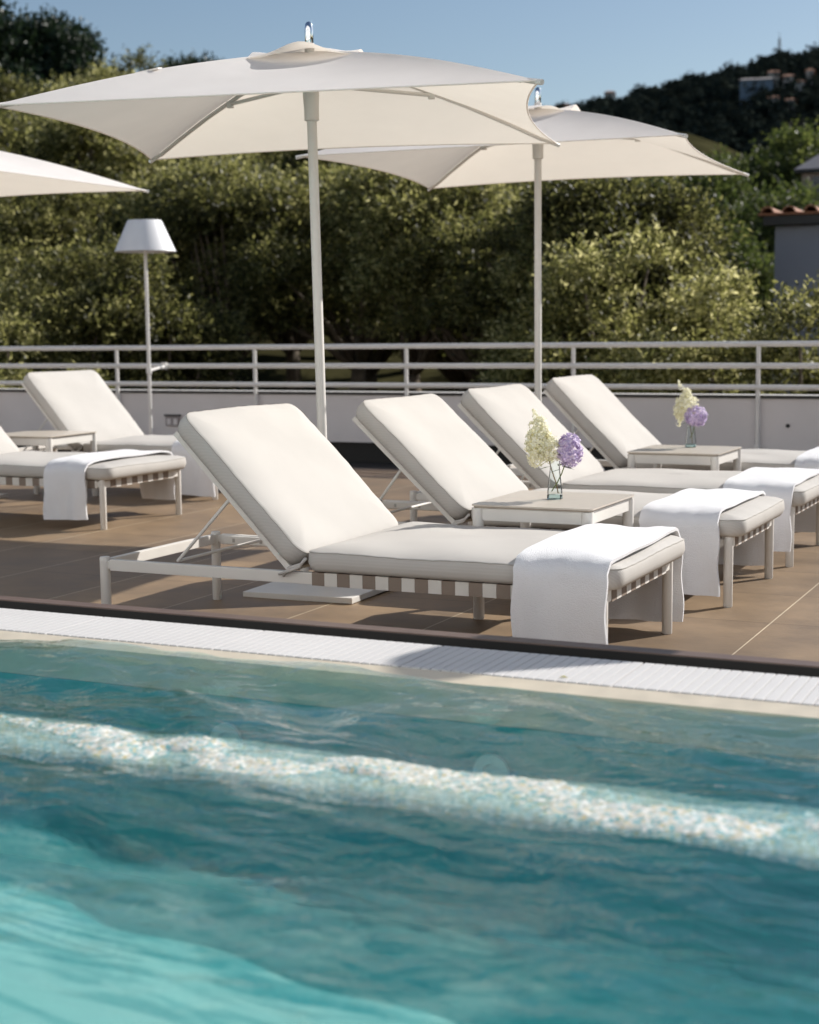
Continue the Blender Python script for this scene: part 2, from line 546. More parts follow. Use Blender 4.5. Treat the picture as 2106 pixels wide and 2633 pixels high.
# ------------------------------------------------------------------ mesh helpers
class MB:
    def __init__(self):
        self.v, self.f = [], []

    def add(self, vs, fs):
        o = len(self.v)
        self.v += [tuple(x) for x in vs]
        self.f += [tuple(i + o for i in q) for q in fs]
        return self

    def box(self, x0, x1, y0, y1, z0, z1):
        vs = [(x0, y0, z0), (x1, y0, z0), (x1, y1, z0), (x0, y1, z0), (x0, y0, z1), (x1, y0, z1), (x1, y1, z1), (x0, y1, z1)]
        return self.add(vs, [(0, 3, 2, 1), (4, 5, 6, 7), (0, 1, 5, 4), (1, 2, 6, 5), (2, 3, 7, 6), (3, 0, 4, 7)])

    def tube(self, pts, r, n=14, cap=True):
        pts = [Vector(p) for p in pts]
        rs = r if isinstance(r, (list, tuple)) else [r] * len(pts)
        rings = []
        up = None
        for i, p in enumerate(pts):
            if i == 0:
                d = pts[1] - p
            elif i == len(pts) - 1:
                d = p - pts[i - 1]
            else:
                d = (pts[i + 1] - p).normalized() + (p - pts[i - 1]).normalized()
            d.normalize()
            if up is None:
                up = Vector((0, 0, 1)) if abs(d.z) < 0.9 else Vector((1, 0, 0))
            a = d.cross(up)
            if a.length < 1e-5:
                a = d.cross(Vector((0, 1, 0)))
            a.normalize()
            b = d.cross(a).normalized()
            up = -b if False else up
            rings.append([p + (a * math.cos(2 * math.pi * k / n) + b * math.sin(2 * math.pi * k / n)) * rs[i] for k in range(n)])
        vs = [v for q in rings for v in q]
        fs = []
        for i in range(len(rings) - 1):
            for k in range(n):
                fs.append((i * n + k, i * n + (k + 1) % n, (i + 1) * n + (k + 1) % n, (i + 1) * n + k))
        if cap:
            fs.append(tuple(range(n - 1, -1, -1)))
            fs.append(tuple((len(rings) - 1) * n + k for k in range(n)))
        return self.add(vs, fs)

    def lathe(self, prof, n=24, c=(0, 0, 0), cap=True):
        vs, fs = [], []
        for (r, z) in prof:
            for k in range(n):
                a = 2 * math.pi * k / n
                vs.append((c[0] + r * math.cos(a), c[1] + r * math.sin(a), c[2] + z))
        for i in range(len(prof) - 1):
            for k in range(n):
                fs.append((i * n + k, i * n + (k + 1) % n, (i + 1) * n + (k + 1) % n, (i + 1) * n + k))
        if cap:
            fs.append(tuple(range(n - 1, -1, -1)))
            fs.append(tuple((len(prof) - 1) * n + k for k in range(n)))
        return self.add(vs, fs)

    def xf(self, fn):
        self.v = [tuple(fn(*p)) for p in self.v]
        return self

    def build(self, name, mat, parent=None, smooth=False, bevel=0.0, loc=None, auto=None, recalc=True):
        me = bpy.data.meshes.new(name)
        me.from_pydata(self.v, [], self.f)
        if recalc or bevel:
            bm = bmesh.new()
            bm.from_mesh(me)
            if recalc:
                bmesh.ops.recalc_face_normals(bm, faces=bm.faces)
            if bevel:
                es = [e for e in bm.edges if len(e.link_faces) == 2 and e.calc_face_angle(0) > 0.6]
                bmesh.ops.bevel(bm, geom=es, offset=bevel, segments=2, profile=0.7, affect='EDGES', clamp_overlap=True)
            bm.to_mesh(me)
            bm.free()
        if isinstance(mat, (list, tuple)):
            for q in mat:
                me.materials.append(q)
        else:
            me.materials.append(mat)
        if smooth:
            for p in me.polygons:
                p.use_smooth = True
        if auto:
            me.set_sharp_from_angle(angle=R(auto))
        o = bpy.data.objects.new(name, me)
        COL.objects.link(o)
        if parent:
            o.parent = parent
        if loc:
            o.location = loc
        return o


def tag(o, label=None, cat=None, group=None, kind=None):
    if label:
        o["label"] = label
    if cat:
        o["category"] = cat
    if group:
        o["group"] = group
    if kind:
        o["kind"] = kind
    return o


def thing(name, label, cat, loc=(0, 0, 0), rz=0.0, group=None):
    o = bpy.data.objects.new(name, None)
    o.empty_display_size = 0.2
    COL.objects.link(o)
    o.location = loc
    o.rotation_euler = (0, 0, rz)
    return tag(o, label, cat, group)


KIDS = {}


def copy_tree(o, parent=None):
    c = o.copy()
    COL.objects.link(c)
    if parent:
        c.parent = parent
    for ch in list(o.children):
        copy_tree(ch, c)
    return c


def np_mesh(name, verts, quads, mat, parent=None, smooth=False):
    me = bpy.data.meshes.new(name)
    nv, nf = len(verts), len(quads)
    k = quads.shape[1]
    me.vertices.add(nv)
    me.vertices.foreach_set("co", np.asarray(verts, dtype=np.float32).ravel())
    me.loops.add(nf * k)
    me.loops.foreach_set("vertex_index", np.asarray(quads, dtype=np.int32).ravel())
    me.polygons.add(nf)
    me.polygons.foreach_set("loop_start", np.arange(0, nf * k, k, dtype=np.int32))
    me.polygons.foreach_set("loop_total", np.full(nf, k, dtype=np.int32))
    if smooth:
        me.polygons.foreach_set("use_smooth", np.ones(nf, dtype=bool))
    me.update(calc_edges=True)
    me.validate()
    me.materials.append(mat)
    o = bpy.data.objects.new(name, me)
    COL.objects.link(o)
    if parent:
        o.parent = parent
    return o


# ------------------------------------------------------------------ the setting
def ground_z(x, y):
    s = np.clip((-x - 6) / 22, 0, 1)
    s = s * s * (3 - 2 * s)
    far = np.clip((y - 95) / 120, 0, 1)
    return -2.0 + np.clip(y - 13, 0, 75) * (.10 + .10 * s) - far * 3.0


gx = np.concatenate([np.linspace(-1500, -80, 24), np.linspace(-78, 60, 90), np.linspace(64, 1500, 24)])
gy = np.concatenate([np.linspace(-600, -8, 14), np.linspace(-6, 130, 100), np.linspace(135, 2500, 30)])
GX, GY = np.meshgrid(gx, gy)
GZ = ground_z(GX, GY) + 0.12 * np.sin(GX * 1.3 + np.cos(GY)) * (GY > 13.5)
gv = np.stack([GX.ravel(), GY.ravel(), GZ.ravel()], 1)
nx = len(gx)
ii, jj = np.meshgrid(np.arange(nx - 1), np.arange(len(gy) - 1))
b0 = (jj * nx + ii).ravel()
gq = np.stack([b0, b0 + 1, b0 + 1 + nx, b0 + nx], 1)
tag(np_mesh("terrain", gv, gq, M['earth'], smooth=True), kind="structure")

# terrace slab
dk = MB().box(-40, 16, 3.70, 11.10, -0.3, 0.0)
tag(dk.build("terrace", M['deck']), kind="structure")
# trench between the terrace and the parapet
tag(MB().box(-40, 16, 11.1, 11.80, -0.30, -0.02).build("gutter_bed", M['black']), kind="structure")
# three drain slots along the terrace end
ds = MB()
for y in (10.50, 10.72, 10.95):
    ds.box(-40, 16, y - 0.018, y + 0.018, -0.01, 0.003)
tag(ds.build("slot_drain", M['curb']), "three dark drain slots along the terrace end below the parapet", "drain")

# pool, raised above the terrace
POOL_W = 0.288
PE = 3.192
pb = MB()
zf = POOL_W - 0.60
pb.add([(-14, -4, zf), (9, -4, zf), (9, PE, zf), (-14, PE, zf)], [(0, 1, 2, 3)])
pb.add([(-14, PE, zf), (9, PE, zf), (9, PE, 0.199), (-14, PE, 0.199)], [(0, 1, 2, 3)])
pb.add([(-14, -4, zf), (-14, PE, zf), (-14, PE, POOL_W - .02), (-14, -4, POOL_W - .02)], [(0, 1, 2, 3)])
pb.add([(9, -4, zf), (9, PE, zf), (9, PE, POOL_W - .02), (9, -4, POOL_W - .02)], [(0, 1, 2, 3)])
pb.add([(-14, -4, zf), (9, -4, zf), (9, -4, POOL_W - .02), (-14, -4, POOL_W - .02)], [(0, 1, 2, 3)])
tag(pb.build("pool_basin", M['pool']), kind="structure")
# pale underwater step bar running along the pool
sb = thing("underwater_step", "pale mosaic ridge running along the pool just under the water", "pool step", (0, 0, 0))
MB().box(-14, 9, 2.41, 2.53, POOL_W - 0.075, POOL_W - 0.030).build("bar", M['pool'], sb)
nxp, nyp = np.arange(-5.2, 2.2, 0.009), np.linspace(2.345, 2.590, 30)
PX, PY = np.meshgrid(nxp, nyp)
cellr = np.random.default_rng(3)
hgt = cellr.normal(size=PX.shape)
hgt = 0.5 * hgt + 0.25 * (np.roll(hgt, 1, 1) + np.roll(hgt, 1, 0))
low = np.interp(np.arange(len(nxp)), np.arange(0, len(nxp) + 14, 14), cellr.normal(size=len(np.arange(0, len(nxp) + 14, 14))))
crown_ = 0.0045 - 0.020 * np.abs((PY - 2.4675) / 0.1225) ** 5
PZ = POOL_W + crown_ - 0.004 + 0.0024 * hgt + 0.0050 * low[None, :] * np.sign(PY - 2.4675)
n_ = len(nxp)
ii, jj = np.meshgrid(np.arange(n_ - 1), np.arange(len(nyp) - 1))
b0 = (jj * n_ + ii).ravel()
np_mesh("nosing", np.stack([PX.ravel(), PY.ravel(), PZ.ravel()], 1), np.stack([b0, b0 + 1, b0 + 1 + n_, b0 + n_], 1), M['strip'], sb)
# shallow ledge at the near side of the pool
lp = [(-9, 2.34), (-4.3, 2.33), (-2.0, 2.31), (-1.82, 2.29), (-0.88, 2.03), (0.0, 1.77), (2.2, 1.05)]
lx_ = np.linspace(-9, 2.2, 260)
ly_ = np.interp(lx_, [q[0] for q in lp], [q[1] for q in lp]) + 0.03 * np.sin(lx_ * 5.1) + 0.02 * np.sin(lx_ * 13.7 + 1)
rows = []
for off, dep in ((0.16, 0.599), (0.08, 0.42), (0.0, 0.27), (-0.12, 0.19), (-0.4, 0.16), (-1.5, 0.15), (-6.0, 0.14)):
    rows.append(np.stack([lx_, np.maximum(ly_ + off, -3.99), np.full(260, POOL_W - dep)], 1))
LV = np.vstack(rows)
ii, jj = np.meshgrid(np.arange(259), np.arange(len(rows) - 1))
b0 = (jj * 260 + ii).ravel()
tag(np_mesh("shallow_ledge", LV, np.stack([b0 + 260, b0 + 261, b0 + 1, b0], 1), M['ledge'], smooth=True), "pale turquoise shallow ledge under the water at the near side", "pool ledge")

# water surface: real wavelets
wx = np.arange(-7.0, 2.6, 0.02)
wy = np.arange(0.2, PE - 0.004, 0.015)


def wav(X, Y):
    Z = np.zeros_like(X)
    rr = np.random.default_rng(5)
    for i in range(46):
        lam = 0.06 * (1.08 ** i)
        th = rr.normal(1.25, 0.55)
        k = 2 * math.pi / lam
        amp = 0.0021 * lam / 0.3 * (1.0 if lam < 1.0 else 0.4)
        ph = rr.uniform(0, 6.28)
        Z += amp * np.sin(k * (X * math.cos(th) + Y * math.sin(th)) + ph + 0.8 * np.sin(1.7 * X + 0.9 * Y + i))
    calm = 0.55 + 0.45 * (np.sin(0.9 * X + 1.3 * Y) * np.sin(1.9 * Y - 0.7 * X + 1))
    near = 1.0 + 1.6 * np.clip((2.4 - Y) / 1.0, 0, 1)
    return Z * calm * near * (1 - 0.5 * np.exp(-((Y - 2.46) / 0.2) ** 2))


WX, WY = np.meshgrid(wx, wy)
edge = np.clip(np.minimum.reduce([WX - wx[0], wx[-1] - WX, WY - wy[0]]) / 0.3, 0, 1)
WZ = POOL_W + wav(WX, WY) * edge
wv_ = np.stack([WX.ravel(), WY.ravel(), WZ.ravel()], 1)
nx = len(wx)
ii, jj = np.meshgrid(np.arange(nx - 1), np.arange(len(wy) - 1))
b0 = (jj * nx + ii).ravel()
wq = np.stack([b0, b0 + 1, b0 + 1 + nx, b0 + nx], 1)
# flat remainder joined to the same sheet (far left, far right, behind the camera)
yt = wy[-1]
ex = np.array([[-14, -4], [9, -4], [9, wy[0]], [-14, wy[0]],
               [-14, wy[0]], [wx[0], wy[0]], [wx[0], yt], [-14, yt],
               [wx[-1], wy[0]], [9, wy[0]], [9, yt], [wx[-1], yt]], float)
base = len(wv_)
wv_ = np.vstack([wv_, np.column_stack([ex, np.full(len(ex), POOL_W)])])
wq = np.vstack([wq, np.arange(12).reshape(3, 4) + base])
tag(np_mesh("water", wv_, wq, M['water'], smooth=True), kind="structure")

# pool edge: cream rim, grating, gutter, stone curb
e1 = MB()
e1.add([(-14, PE, 0.2), (9, PE, 0.2), (9, PE, POOL_W + .002), (-14, PE, POOL_W + .002), (-14, 3.258, 0.299), (9, 3.258, 0.299), (9, 3.258, 0.2), (-14, 3.258, 0.2)],
       [(0, 1, 2, 3), (3, 2, 5, 4), (4, 5, 6, 7)])
tag(e1.build("pool_rim", M['creamtile']), kind="structure")
gt = thing("overflow_grating", "white ribbed overflow grating along the pool edge", "grating", (0, 3.26, 0))
gr = MB()
x = -6.5
while x < 2.5:
    gr.box(x, x + 0.0243, 0.0, 0.262, 0.285, 0.302)
    x += 0.0265 if int(x / 0.53) == int((x + 0.0265) / 0.53) else 0.0295
gr.build("rib", M['grating'], gt, bevel=0.0025)["kind"] = "stuff"
MB().box(-14, 9, 0.001, 0.258, 0.2, 0.295).build("bed", M['gratebase'], gt)
tag(MB().box(-14, 9, 3.523, 3.629, 0.1, 0.268).build("gutter", M['black']), kind="structure")
tag(MB().box(-14, 9, 3.634, 3.69, -0.2, 0.303).build("curb", M['curb'], bevel=0.003), kind="structure")
tag(MB().box(-14, 9, 3.6295, 3.6335, 0.1, 0.299).build("curb_face", M['black']), kind="structure")
# small things on the pool edge
cl = MB().box(-0.011, 0.011, -0.005, 0.005, 0, 0.010)
tag(cl.build("metal_clip", M['chrome'], bevel=0.003, loc=(-1.00, 3.545, 0.268)), "small shiny metal clip in the dark gutter behind the grating", "clip")
lf = MB().add([(-.010, 0, .001), (0, -.004, .004), (.011, .001, .001), (0, .005, .004)], [(0, 1, 2, 3)])
lf.add([(-.010, 0, .0), (0, -.004, .003), (.011, .001, .0), (0, .005, .003)], [(3, 2, 1, 0)])
tag(lf.build("fallen_leaf", M['yellow'], loc=(-1.163, 3.292, 0.3025), recalc=False), "tiny yellow fallen leaf lying on the white grating", "leaf")
for i, (px, lab) in enumerate(((-2.02, "round pale water inlet in the pool wall, left of the two"), (-1.30, "round pale water inlet in the pool wall, right of the two"))):
    o = MB().lathe([(0.045, 0), (0.045, 0.012), (0.022, 0.014), (0.018, 0.004)], 20).xf(lambda a, b, c: (a, -c, b)).build("pool_inlet", M['inlet'], loc=(px, PE - .002, POOL_W - 0.20), smooth=True, auto=40)
    tag(o, lab, "pool inlet", "water inlets in the pool wall")

# parapet wall
pw = thing("parapet_wall", "low white rendered parapet wall at the terrace end", "wall", (0, 11.78, 0))
MB().box(-40, 16, 0.0, 0.2, 0.155, 0.566).build("wall_face", M['wall'], pw)
MB().box(-40, 16, 0.05, 0.18, -0.3, 0.154).build("plinth", M['black'], pw)
MB().box(-40, 16, -0.012, 0.0, 0.566, 0.592).build("flashing", M['dark'], pw)
MB().box(-40, 16, 0.001, 0.23, 0.567, 0.590).build("coping", M['white_metal'], pw, bevel=0.002)
for i, px in enumerate((-7.17, -3.70, -2.35)):
    MB().lathe([(0.016, 0), (0.016, 0.01)], 12).xf(lambda a, b, c: (a, -c, b)).build("wall_plug", M['dark'], pw, loc=(px, -0.001, 0.40 - 0.02 * i))
so = thing("power_socket", "small framed power socket on the parapet wall behind the lamp", "socket", (-7.957, 11.779, 0.31))
MB().box(-0.075, 0.075, -0.02, 0.0, -0.045, 0.045).build("plate", M['socket'], so, bevel=0.004)
MB().box(-0.085, 0.085, -0.028, 0.0, 0.046, 0.062).build("hood", M['dark'], so)
for dx in (-0.035, 0.035):
    MB().box(dx - 0.02, dx + 0.02, -0.026, -0.021, -0.03, 0.025).build("outlet", M['wall'], so, bevel=0.002)

# railing
rl = thing("metal_railing", "white metal railing of three tubes above the parapet wall", "railing", (0, 11.735, 0))
for z in (0.985, 0.819, 0.653):
    MB().tube([(-26, 0, z), (14, 0, z)], 0.0215, 14).build("rail", M['white_metal'], rl, smooth=True, auto=40)
px = -8.543 - 1.49 * 5
while px < 4:
    t = MB().tube([(px, 0.0, 0.985), (px, 0.0, 0.60), (px, 0.0, 0.55), (px, 0.01, 0.20)], 0.0165, 12)
    t.box(px - 0.02, px + 0.02, -0.02, 0.044, 0.175, 0.205)
    t.build("post", M['white_metal'], rl, smooth=True, auto=40)
    px += 1.491

# ------------------------------------------------------------------ loungers
L, W = 1.93, 0.763


def rring(l, w, inset, rc, nl=40, nw=26, nc=6):
    """rounded rectangle loop in x 0..l, y 0..w pulled in by inset"""
    r = max(rc - inset, 0.012)
    x0, x1, y0, y1 = inset, l - inset, inset, w - inset
    pts = []

    def seg(a, b, n):
        for k in range(n):
            t = k / n
            pts.append((a[0] + (b[0] - a[0]) * t, a[1] + (b[1] - a[1]) * t))

    def arc(cx, cy, a0):
        for k in range(nc):
            a = a0 + (math.pi / 2) * k / nc
            pts.append((cx + r * math.cos(a), cy + r * math.sin(a)))
    arc(x1 - r, y0 + r, -math.pi / 2)
    seg((x1, y0 + r), (x1, y1 - r), nw)
    arc(x1 - r, y1 - r, 0)
    seg((x1 - r, y1), (x0 + r, y1), nl)
    arc(x0 + r, y1 - r, math.pi / 2)
    seg((x0, y1 - r), (x0, y0 + r), nw)
    arc(x0 + r, y0 + r, math.pi)
    seg((x0 + r, y0), (x1 - r, y0), nl)
    return pts


def cushion(l, w, t, crown=0.023, rc=0.055, seed=0):
    mb = MB()
    ph = seed * 1.7

    def wob(x, y):
        e = min(x, l - x, y, w - y)
        pk = 0.0010 * math.exp(-max(e, 0) / 0.03) * (math.sin(95 * x + ph) * math.sin(88 * y + ph) + math.sin(61 * (x + y)))
        return 0.0036 * math.sin(6 * x + ph) * math.cos(8 * y + 2 * ph) + 0.0022 * math.sin(15 * x + 10 * y + ph) + pk
    rings = [(0.035, 0.0), (0.012, 0.003), (0.003, 0.014), (-0.004, t * 0.45), (-0.002, t * 0.8), (0.001, t - 0.002), (0.004, t + 0.001)]
    tops = [0.010, 0.02, 0.035, 0.055, 0.08, 0.11, 0.15, 0.2, 0.27, min(l, w) / 2 - 0.03]
    tops = [q for q in tops if q <= min(l, w) / 2 - 0.03]
    for q in tops:
        rings.append((q, t + crown * (1 - math.exp(-(q - 0.003) / 0.055))))
    allr = []
    for (ins, z) in rings:
        rp = rring(l, w, ins, rc)
        allr.append([(x, y, z + (wob(x, y) * min(1, max(0, (z - t * 0.3) / t)))) for x, y in rp])
    n = len(allr[0])
    vs = [p for q in allr for p in q]
    fs = []
    for i in range(len(allr) - 1):
        for k in range(n):
            fs.append((i * n + k, i * n + (k + 1) % n, (i + 1) * n + (k + 1) % n, (i + 1) * n + k))
    fs.append(tuple(range(n - 1, -1, -1)))
    fs.append(tuple((len(allr) - 1) * n + k for k in range(n)))
    mb.add(vs, fs)
    pipe = [Vector(p) for p in allr[5]]
    return mb, pipe


def seat_top(x, y, x0, t=0.07, z0=0.285, crown=0.023, l=1.135, y0=-0.035, w=W + 0.07):
    q = min(x - x0, x0 + l - x, y - y0, y0 + w - y)
    q = max(q, 0.0)
    return z0 + t + crown * (1 - math.exp(-q / 0.055))


def closed_tube(mb, pts, r, n=6):
    N = len(pts)
    o = len(mb.v)
    for i, p in enumerate(pts):
        d = (pts[(i + 1) % N] - pts[i - 1]).normalized()
        a = d.cross(Vector((0.3, 0.2, 1))).normalized()
        b = d.cross(a)
        for k in range(n):
            mb.v.append(tuple(p + (a * math.cos(2 * math.pi * k / n) + b * math.sin(2 * math.pi * k / n)) * r))
    for i in range(N):
        j = (i + 1) % N
        for k in range(n):
            mb.f.append((o + i * n + k, o + i * n + (k + 1) % n, o + j * n + (k + 1) % n, o + j * n + k))


def lounger(loc, label, hinge=0.80, ang=45.5, seed=0):
    root = thing("sun_lounger", label, "sun lounger", loc, 0, "cream sun loungers set out on the terrace")
    # legs
    for (x, y) in ((0, 0), (0, W), (L, 0), (L, W)):
        MB().lathe([(0.0165, 0.0), (0.0185, 0.003), (0.0195, 0.27), (0.0195, 0.283), (0.017, 0.287)], 18, (x, y, 0)).build("leg", M['frame'], root, smooth=True, auto=35)
    fr = MB()
    for y in (0, W):
        fr.box(0.03, L - 0.03, y - 0.012, y + 0.012, 0.237, 0.279)
        fr.box(0.0, 0.032, y - 0.008, y + 0.008, 0.243, 0.273)
        fr.box(L - 0.032, L, y - 0.008, y + 0.008, 0.243, 0.273)
    for x in (0, L):
        fr.box(x - 0.012, x + 0.012, 0.012, W - 0.012, 0.238, 0.278)
    fr.build("frame", M['frame'], root, bevel=0.004)
    # webbing wrapped round the rails: taupe and white in turn
    sx = hinge + 0.085
    k = 0
    tp, wt = MB(), MB()
    while sx + 0.049 < L - 0.03:
        b = tp if k % 2 == 0 else wt
        for y in (0, W):
            b.box(sx, sx + 0.0485, y - 0.0145, y + 0.0145, 0.235, 0.2815)
        b.box(sx, sx + 0.0485, 0.0146, W - 0.0146, 0.276, 0.2795)
        sx += 0.0492
        k += 1
    sy = 0.06
    k = 0
    while sy + 0.05 < W - 0.04:
        b = tp if k % 2 == 0 else wt
        b.box(L - 0.0145, L + 0.0145, sy, sy + 0.0485, 0.2355, 0.281)
        sy += 0.0530
        k += 1
    tp.build("taupe_strap", M['taupe'], root)
    wt.build("white_strap", M['whiteweb'], root)
    # back frame
    c, s = math.cos(R(ang)), math.sin(R(ang))
    H = (hinge, 0.287)

    def bk(a, y, z):           # a along the back from the hinge, z along its front normal
        return (H[0] - a * c + z * s, y, H[1] + a * s + z * c)
    bf = MB()
    bf.box(0.0, 0.665, 0.0, 0.024, -0.022, 0.0)
    bf.box(0.0, 0.665, W - 0.024, W, -0.022, 0.0)
    bf.box(0.641, 0.665, 0.024, W - 0.024, -0.022, 0.0)
    bf.box(0.0, 0.024, 0.024, W - 0.024, -0.022, 0.0)
    bf.xf(bk)
    bfo = bf.build("back_frame", M['frame'], root, bevel=0.003)
    pn = MB()
    q = 0.03
    while q < 0.62:
        pn.box(q, q + 0.045, 0.02, W - 0.02, -0.006, -0.001)
        q += 0.052
    pn.xf(bk).build("back_webbing", M['whiteweb'], bfo)
    # prop: two rods joined by a cross bar
    pr = MB()
    pn0, pn1 = Vector(bk(0.36, 0.05, -0.03)), Vector((0.31, 0.022, 0.285))
    pf0, pf1 = Vector(bk(0.36, W - 0.05, -0.03)), Vector((0.31, W - 0.022, 0.285))
    pr.tube([pn0, pn1, pf1, pf0], 0.0065, 10)
    pr.lathe([(0.012, -0.012), (0.012, 0.012)], 10, tuple(pn0))
    pr.lathe([(0.012, -0.012), (0.012, 0.012)], 10, tuple(pf0))
    pr.build("back_prop", M['frame'], root, smooth=True, auto=40)
    nb = MB().box(0.06, hinge - 0.03, W - 0.03, W - 0.0125, 0.243, 0.275)
    nbo = nb.build("notch_plate", M['frame'], root)
    for q in range(5):
        xq = 0.10 + q * 0.13
        MB().box(xq, xq + 0.012, W - 0.0312, W - 0.0302, 0.25, 0.266).build("notch", M['piping'], nbo)
    # cushions
    cu, pipe = cushion(0.685, W + 0.05, 0.075, 0.025, 0.06, seed)
    cu.xf(lambda a, y, z: bk(a, y - 0.025, z + 0.001))
    co = cu.build("back_cushion", M['cushion'], root, smooth=True, auto=60)
    pm = MB()
    closed_tube(pm, [Vector(bk(p.x, p.y - 0.025, p.z + 0.001)) for p in pipe], 0.0019)
    pm.build("seam", M['piping'], co, smooth=True)
    x0 = hinge + 0.063
    cu, pipe = cushion(1.995 - x0, W + 0.07, 0.07, 0.023, 0.06, seed + 3)
    cu.xf(lambda a, y, z: (a + x0, y - 0.035, z + 0.2835))
    so = cu.build("seat_cushion", M['cushion'], root, smooth=True, auto=60)
    pm = MB()
    closed_tube(pm, [Vector((p.x + x0, p.y - 0.035, p.z + 0.2842)) for p in pipe], 0.0019)
    pm.build("seam", M['piping'], so, smooth=True)
    # tie ribbons at the hinge
    ti = MB()
    for yy in (-0.018,):
        ti.tube([(x0 + 0.0, yy, 0.33), (x0 - 0.02, yy - 0.008, 0.30), (x0 - 0.05, yy - 0.012, 0.287), (x0 - 0.105, yy - 0.006, 0.268)], [0.005, 0.007, 0.008, 0.004], 7)
        ti.tube([(x0 + 0.005, yy, 0.33), (x0 - 0.015, yy - 0.008, 0.308), (x0 - 0.06, yy - 0.010, 0.294), (x0 - 0.085, yy - 0.008, 0.262)], [0.005, 0.006, 0.006, 0.004], 7)
    ti.build("tie", M['cushion'], root, smooth=True)
    return x0


def towel(root_loc, x0, xa, xb, label, near_z=0.045, far_z=0.035, seed=0, flare=0.01, fold=0.0):
    """terry towel laid across the foot of a seat cushion, hanging down both sides"""
    rs = random.Random(seed)
    th = 0.011
    prof = []                      # (y, z_fn) along the drape, near to far
    yn, yf = -0.035, W + 0.035
    nh = 14
    path = []
    for k in range(nh):
        t = k / nh
        path.append(('n', t))
    nt = 30
    for k in range(nt + 1):
        path.append(('t', k / nt))
    for k in range(1, nh + 1):
        path.append(('f', k / nh))
    nxs = 22
    ph1, ph2 = rs.uniform(0, 6), rs.uniform(0, 6)
    outer = []
    for i, (w_, t) in enumerate(path):
        row = []
        for j in range(nxs + 1):
            u = j / nxs
            x = xa + (xb - xa) * u
            if w_ == 't':
                y = yn - 0.021 + (yf - yn + 0.042) * t
                yy = min(max(y, yn + 0.001), yf - 0.001)
                z = seat_top(x, yy, x0, l=1.995 - x0) + 0.0125
                d = min(y - (yn - 0.021), yf + 0.021 - y)
                if d < 0.035:
                    z -= 0.028 * (1 - d / 0.035) ** 2
                z += 0.0042 * math.sin(26 * x + ph1 + 5 * y) * math.sin(8 * y + ph2)
                x += 0.005 * math.sin(5 * y + ph1)
                z += 0.0030 * math.exp(-(d / 0.07) ** 2) * (math.sin(41 * x + ph2 + 3 * math.sin(30 * y)) + 0.6 * math.sin(83 * x + ph1))
            else:
                zt = seat_top(x, yn + 0.001, x0, l=1.995 - x0) + 0.0125 - 0.028
                if w_ == 'n':
                    tt = 1 - t
                    zb = near_z + 0.010 * (u - 0.5) * (1 if seed % 2 else -1)
                    z = zt + (zb - zt) * tt
                    y = yn - 0.021 - 0.006 * math.sin(min(1, tt * 3) * 1.57)
                    y += (0.009 * math.sin(9 * u + ph1) + 0.005 * math.sin(17 * u + ph2)) * tt
                else:
                    tt = t
                    zb = far_z + 0.008 * (u - 0.5)
                    z = zt + (zb - zt) * tt
                    y = yf + 0.021 + 0.006 * math.sin(min(1, tt * 3) * 1.57)
                    y += (0.010 * math.sin(8 * u + ph2) + 0.005 * math.sin(15 * u + ph1)) * tt
                    if fold and u < 0.5:
                        y += fold * tt * (0.5 - u) * 2
                x += (u - 0.5) * flare * tt + 0.004 * math.sin(9 * tt + ph1)
            row.append(Vector((x, y, z)))
        outer.append(row)
    # thickness: offset along approximate normals towards the inside
    n, mcols = len(outer), nxs + 1
    inner = []
    for i in range(n):
        row = []
        for j in range(mcols):
            a = outer[min(i + 1, n - 1)][j] - outer[max(i - 1, 0)][j]
            b = outer[i][min(j + 1, nxs)] - outer[i][max(j - 1, 0)]
            nn = b.cross(a).normalized()
            row.append(outer[i][j] + nn * th)
        inner.append(row)
    vs = [p for r in inner for p in r] + [p for r in outer for p in r]
    o = n * mcols
    fs = []
    for i in range(n - 1):
        for j in range(nxs):
            a, b, c_, d = i * mcols + j, i * mcols + j + 1, (i + 1) * mcols + j + 1, (i + 1) * mcols + j
            fs.append((a, b, c_, d))
            fs.append((o + d, o + c_, o + b, o + a))
    for i in range(n - 1):
        a, d = i * mcols, (i + 1) * mcols
        fs.append((a, d, o + d, o + a))
        a, d = i * mcols + nxs, (i + 1) * mcols + nxs
        fs.append((d, a, o + a, o + d))
    for j in range(nxs):
        fs.append((j + 1, j, o + j, o + j + 1))
        k0 = (n - 1) * mcols
        fs.append((k0 + j, k0 + j + 1, o + k0 + j + 1, o + k0 + j))
    mb = MB().add(vs, fs)
    # hems
    ob = mb.build("towel", M['towel'], None, smooth=True, auto=60, loc=root_loc)
    tag(ob, label, "towel", "white towels draped over the loungers")
    return ob


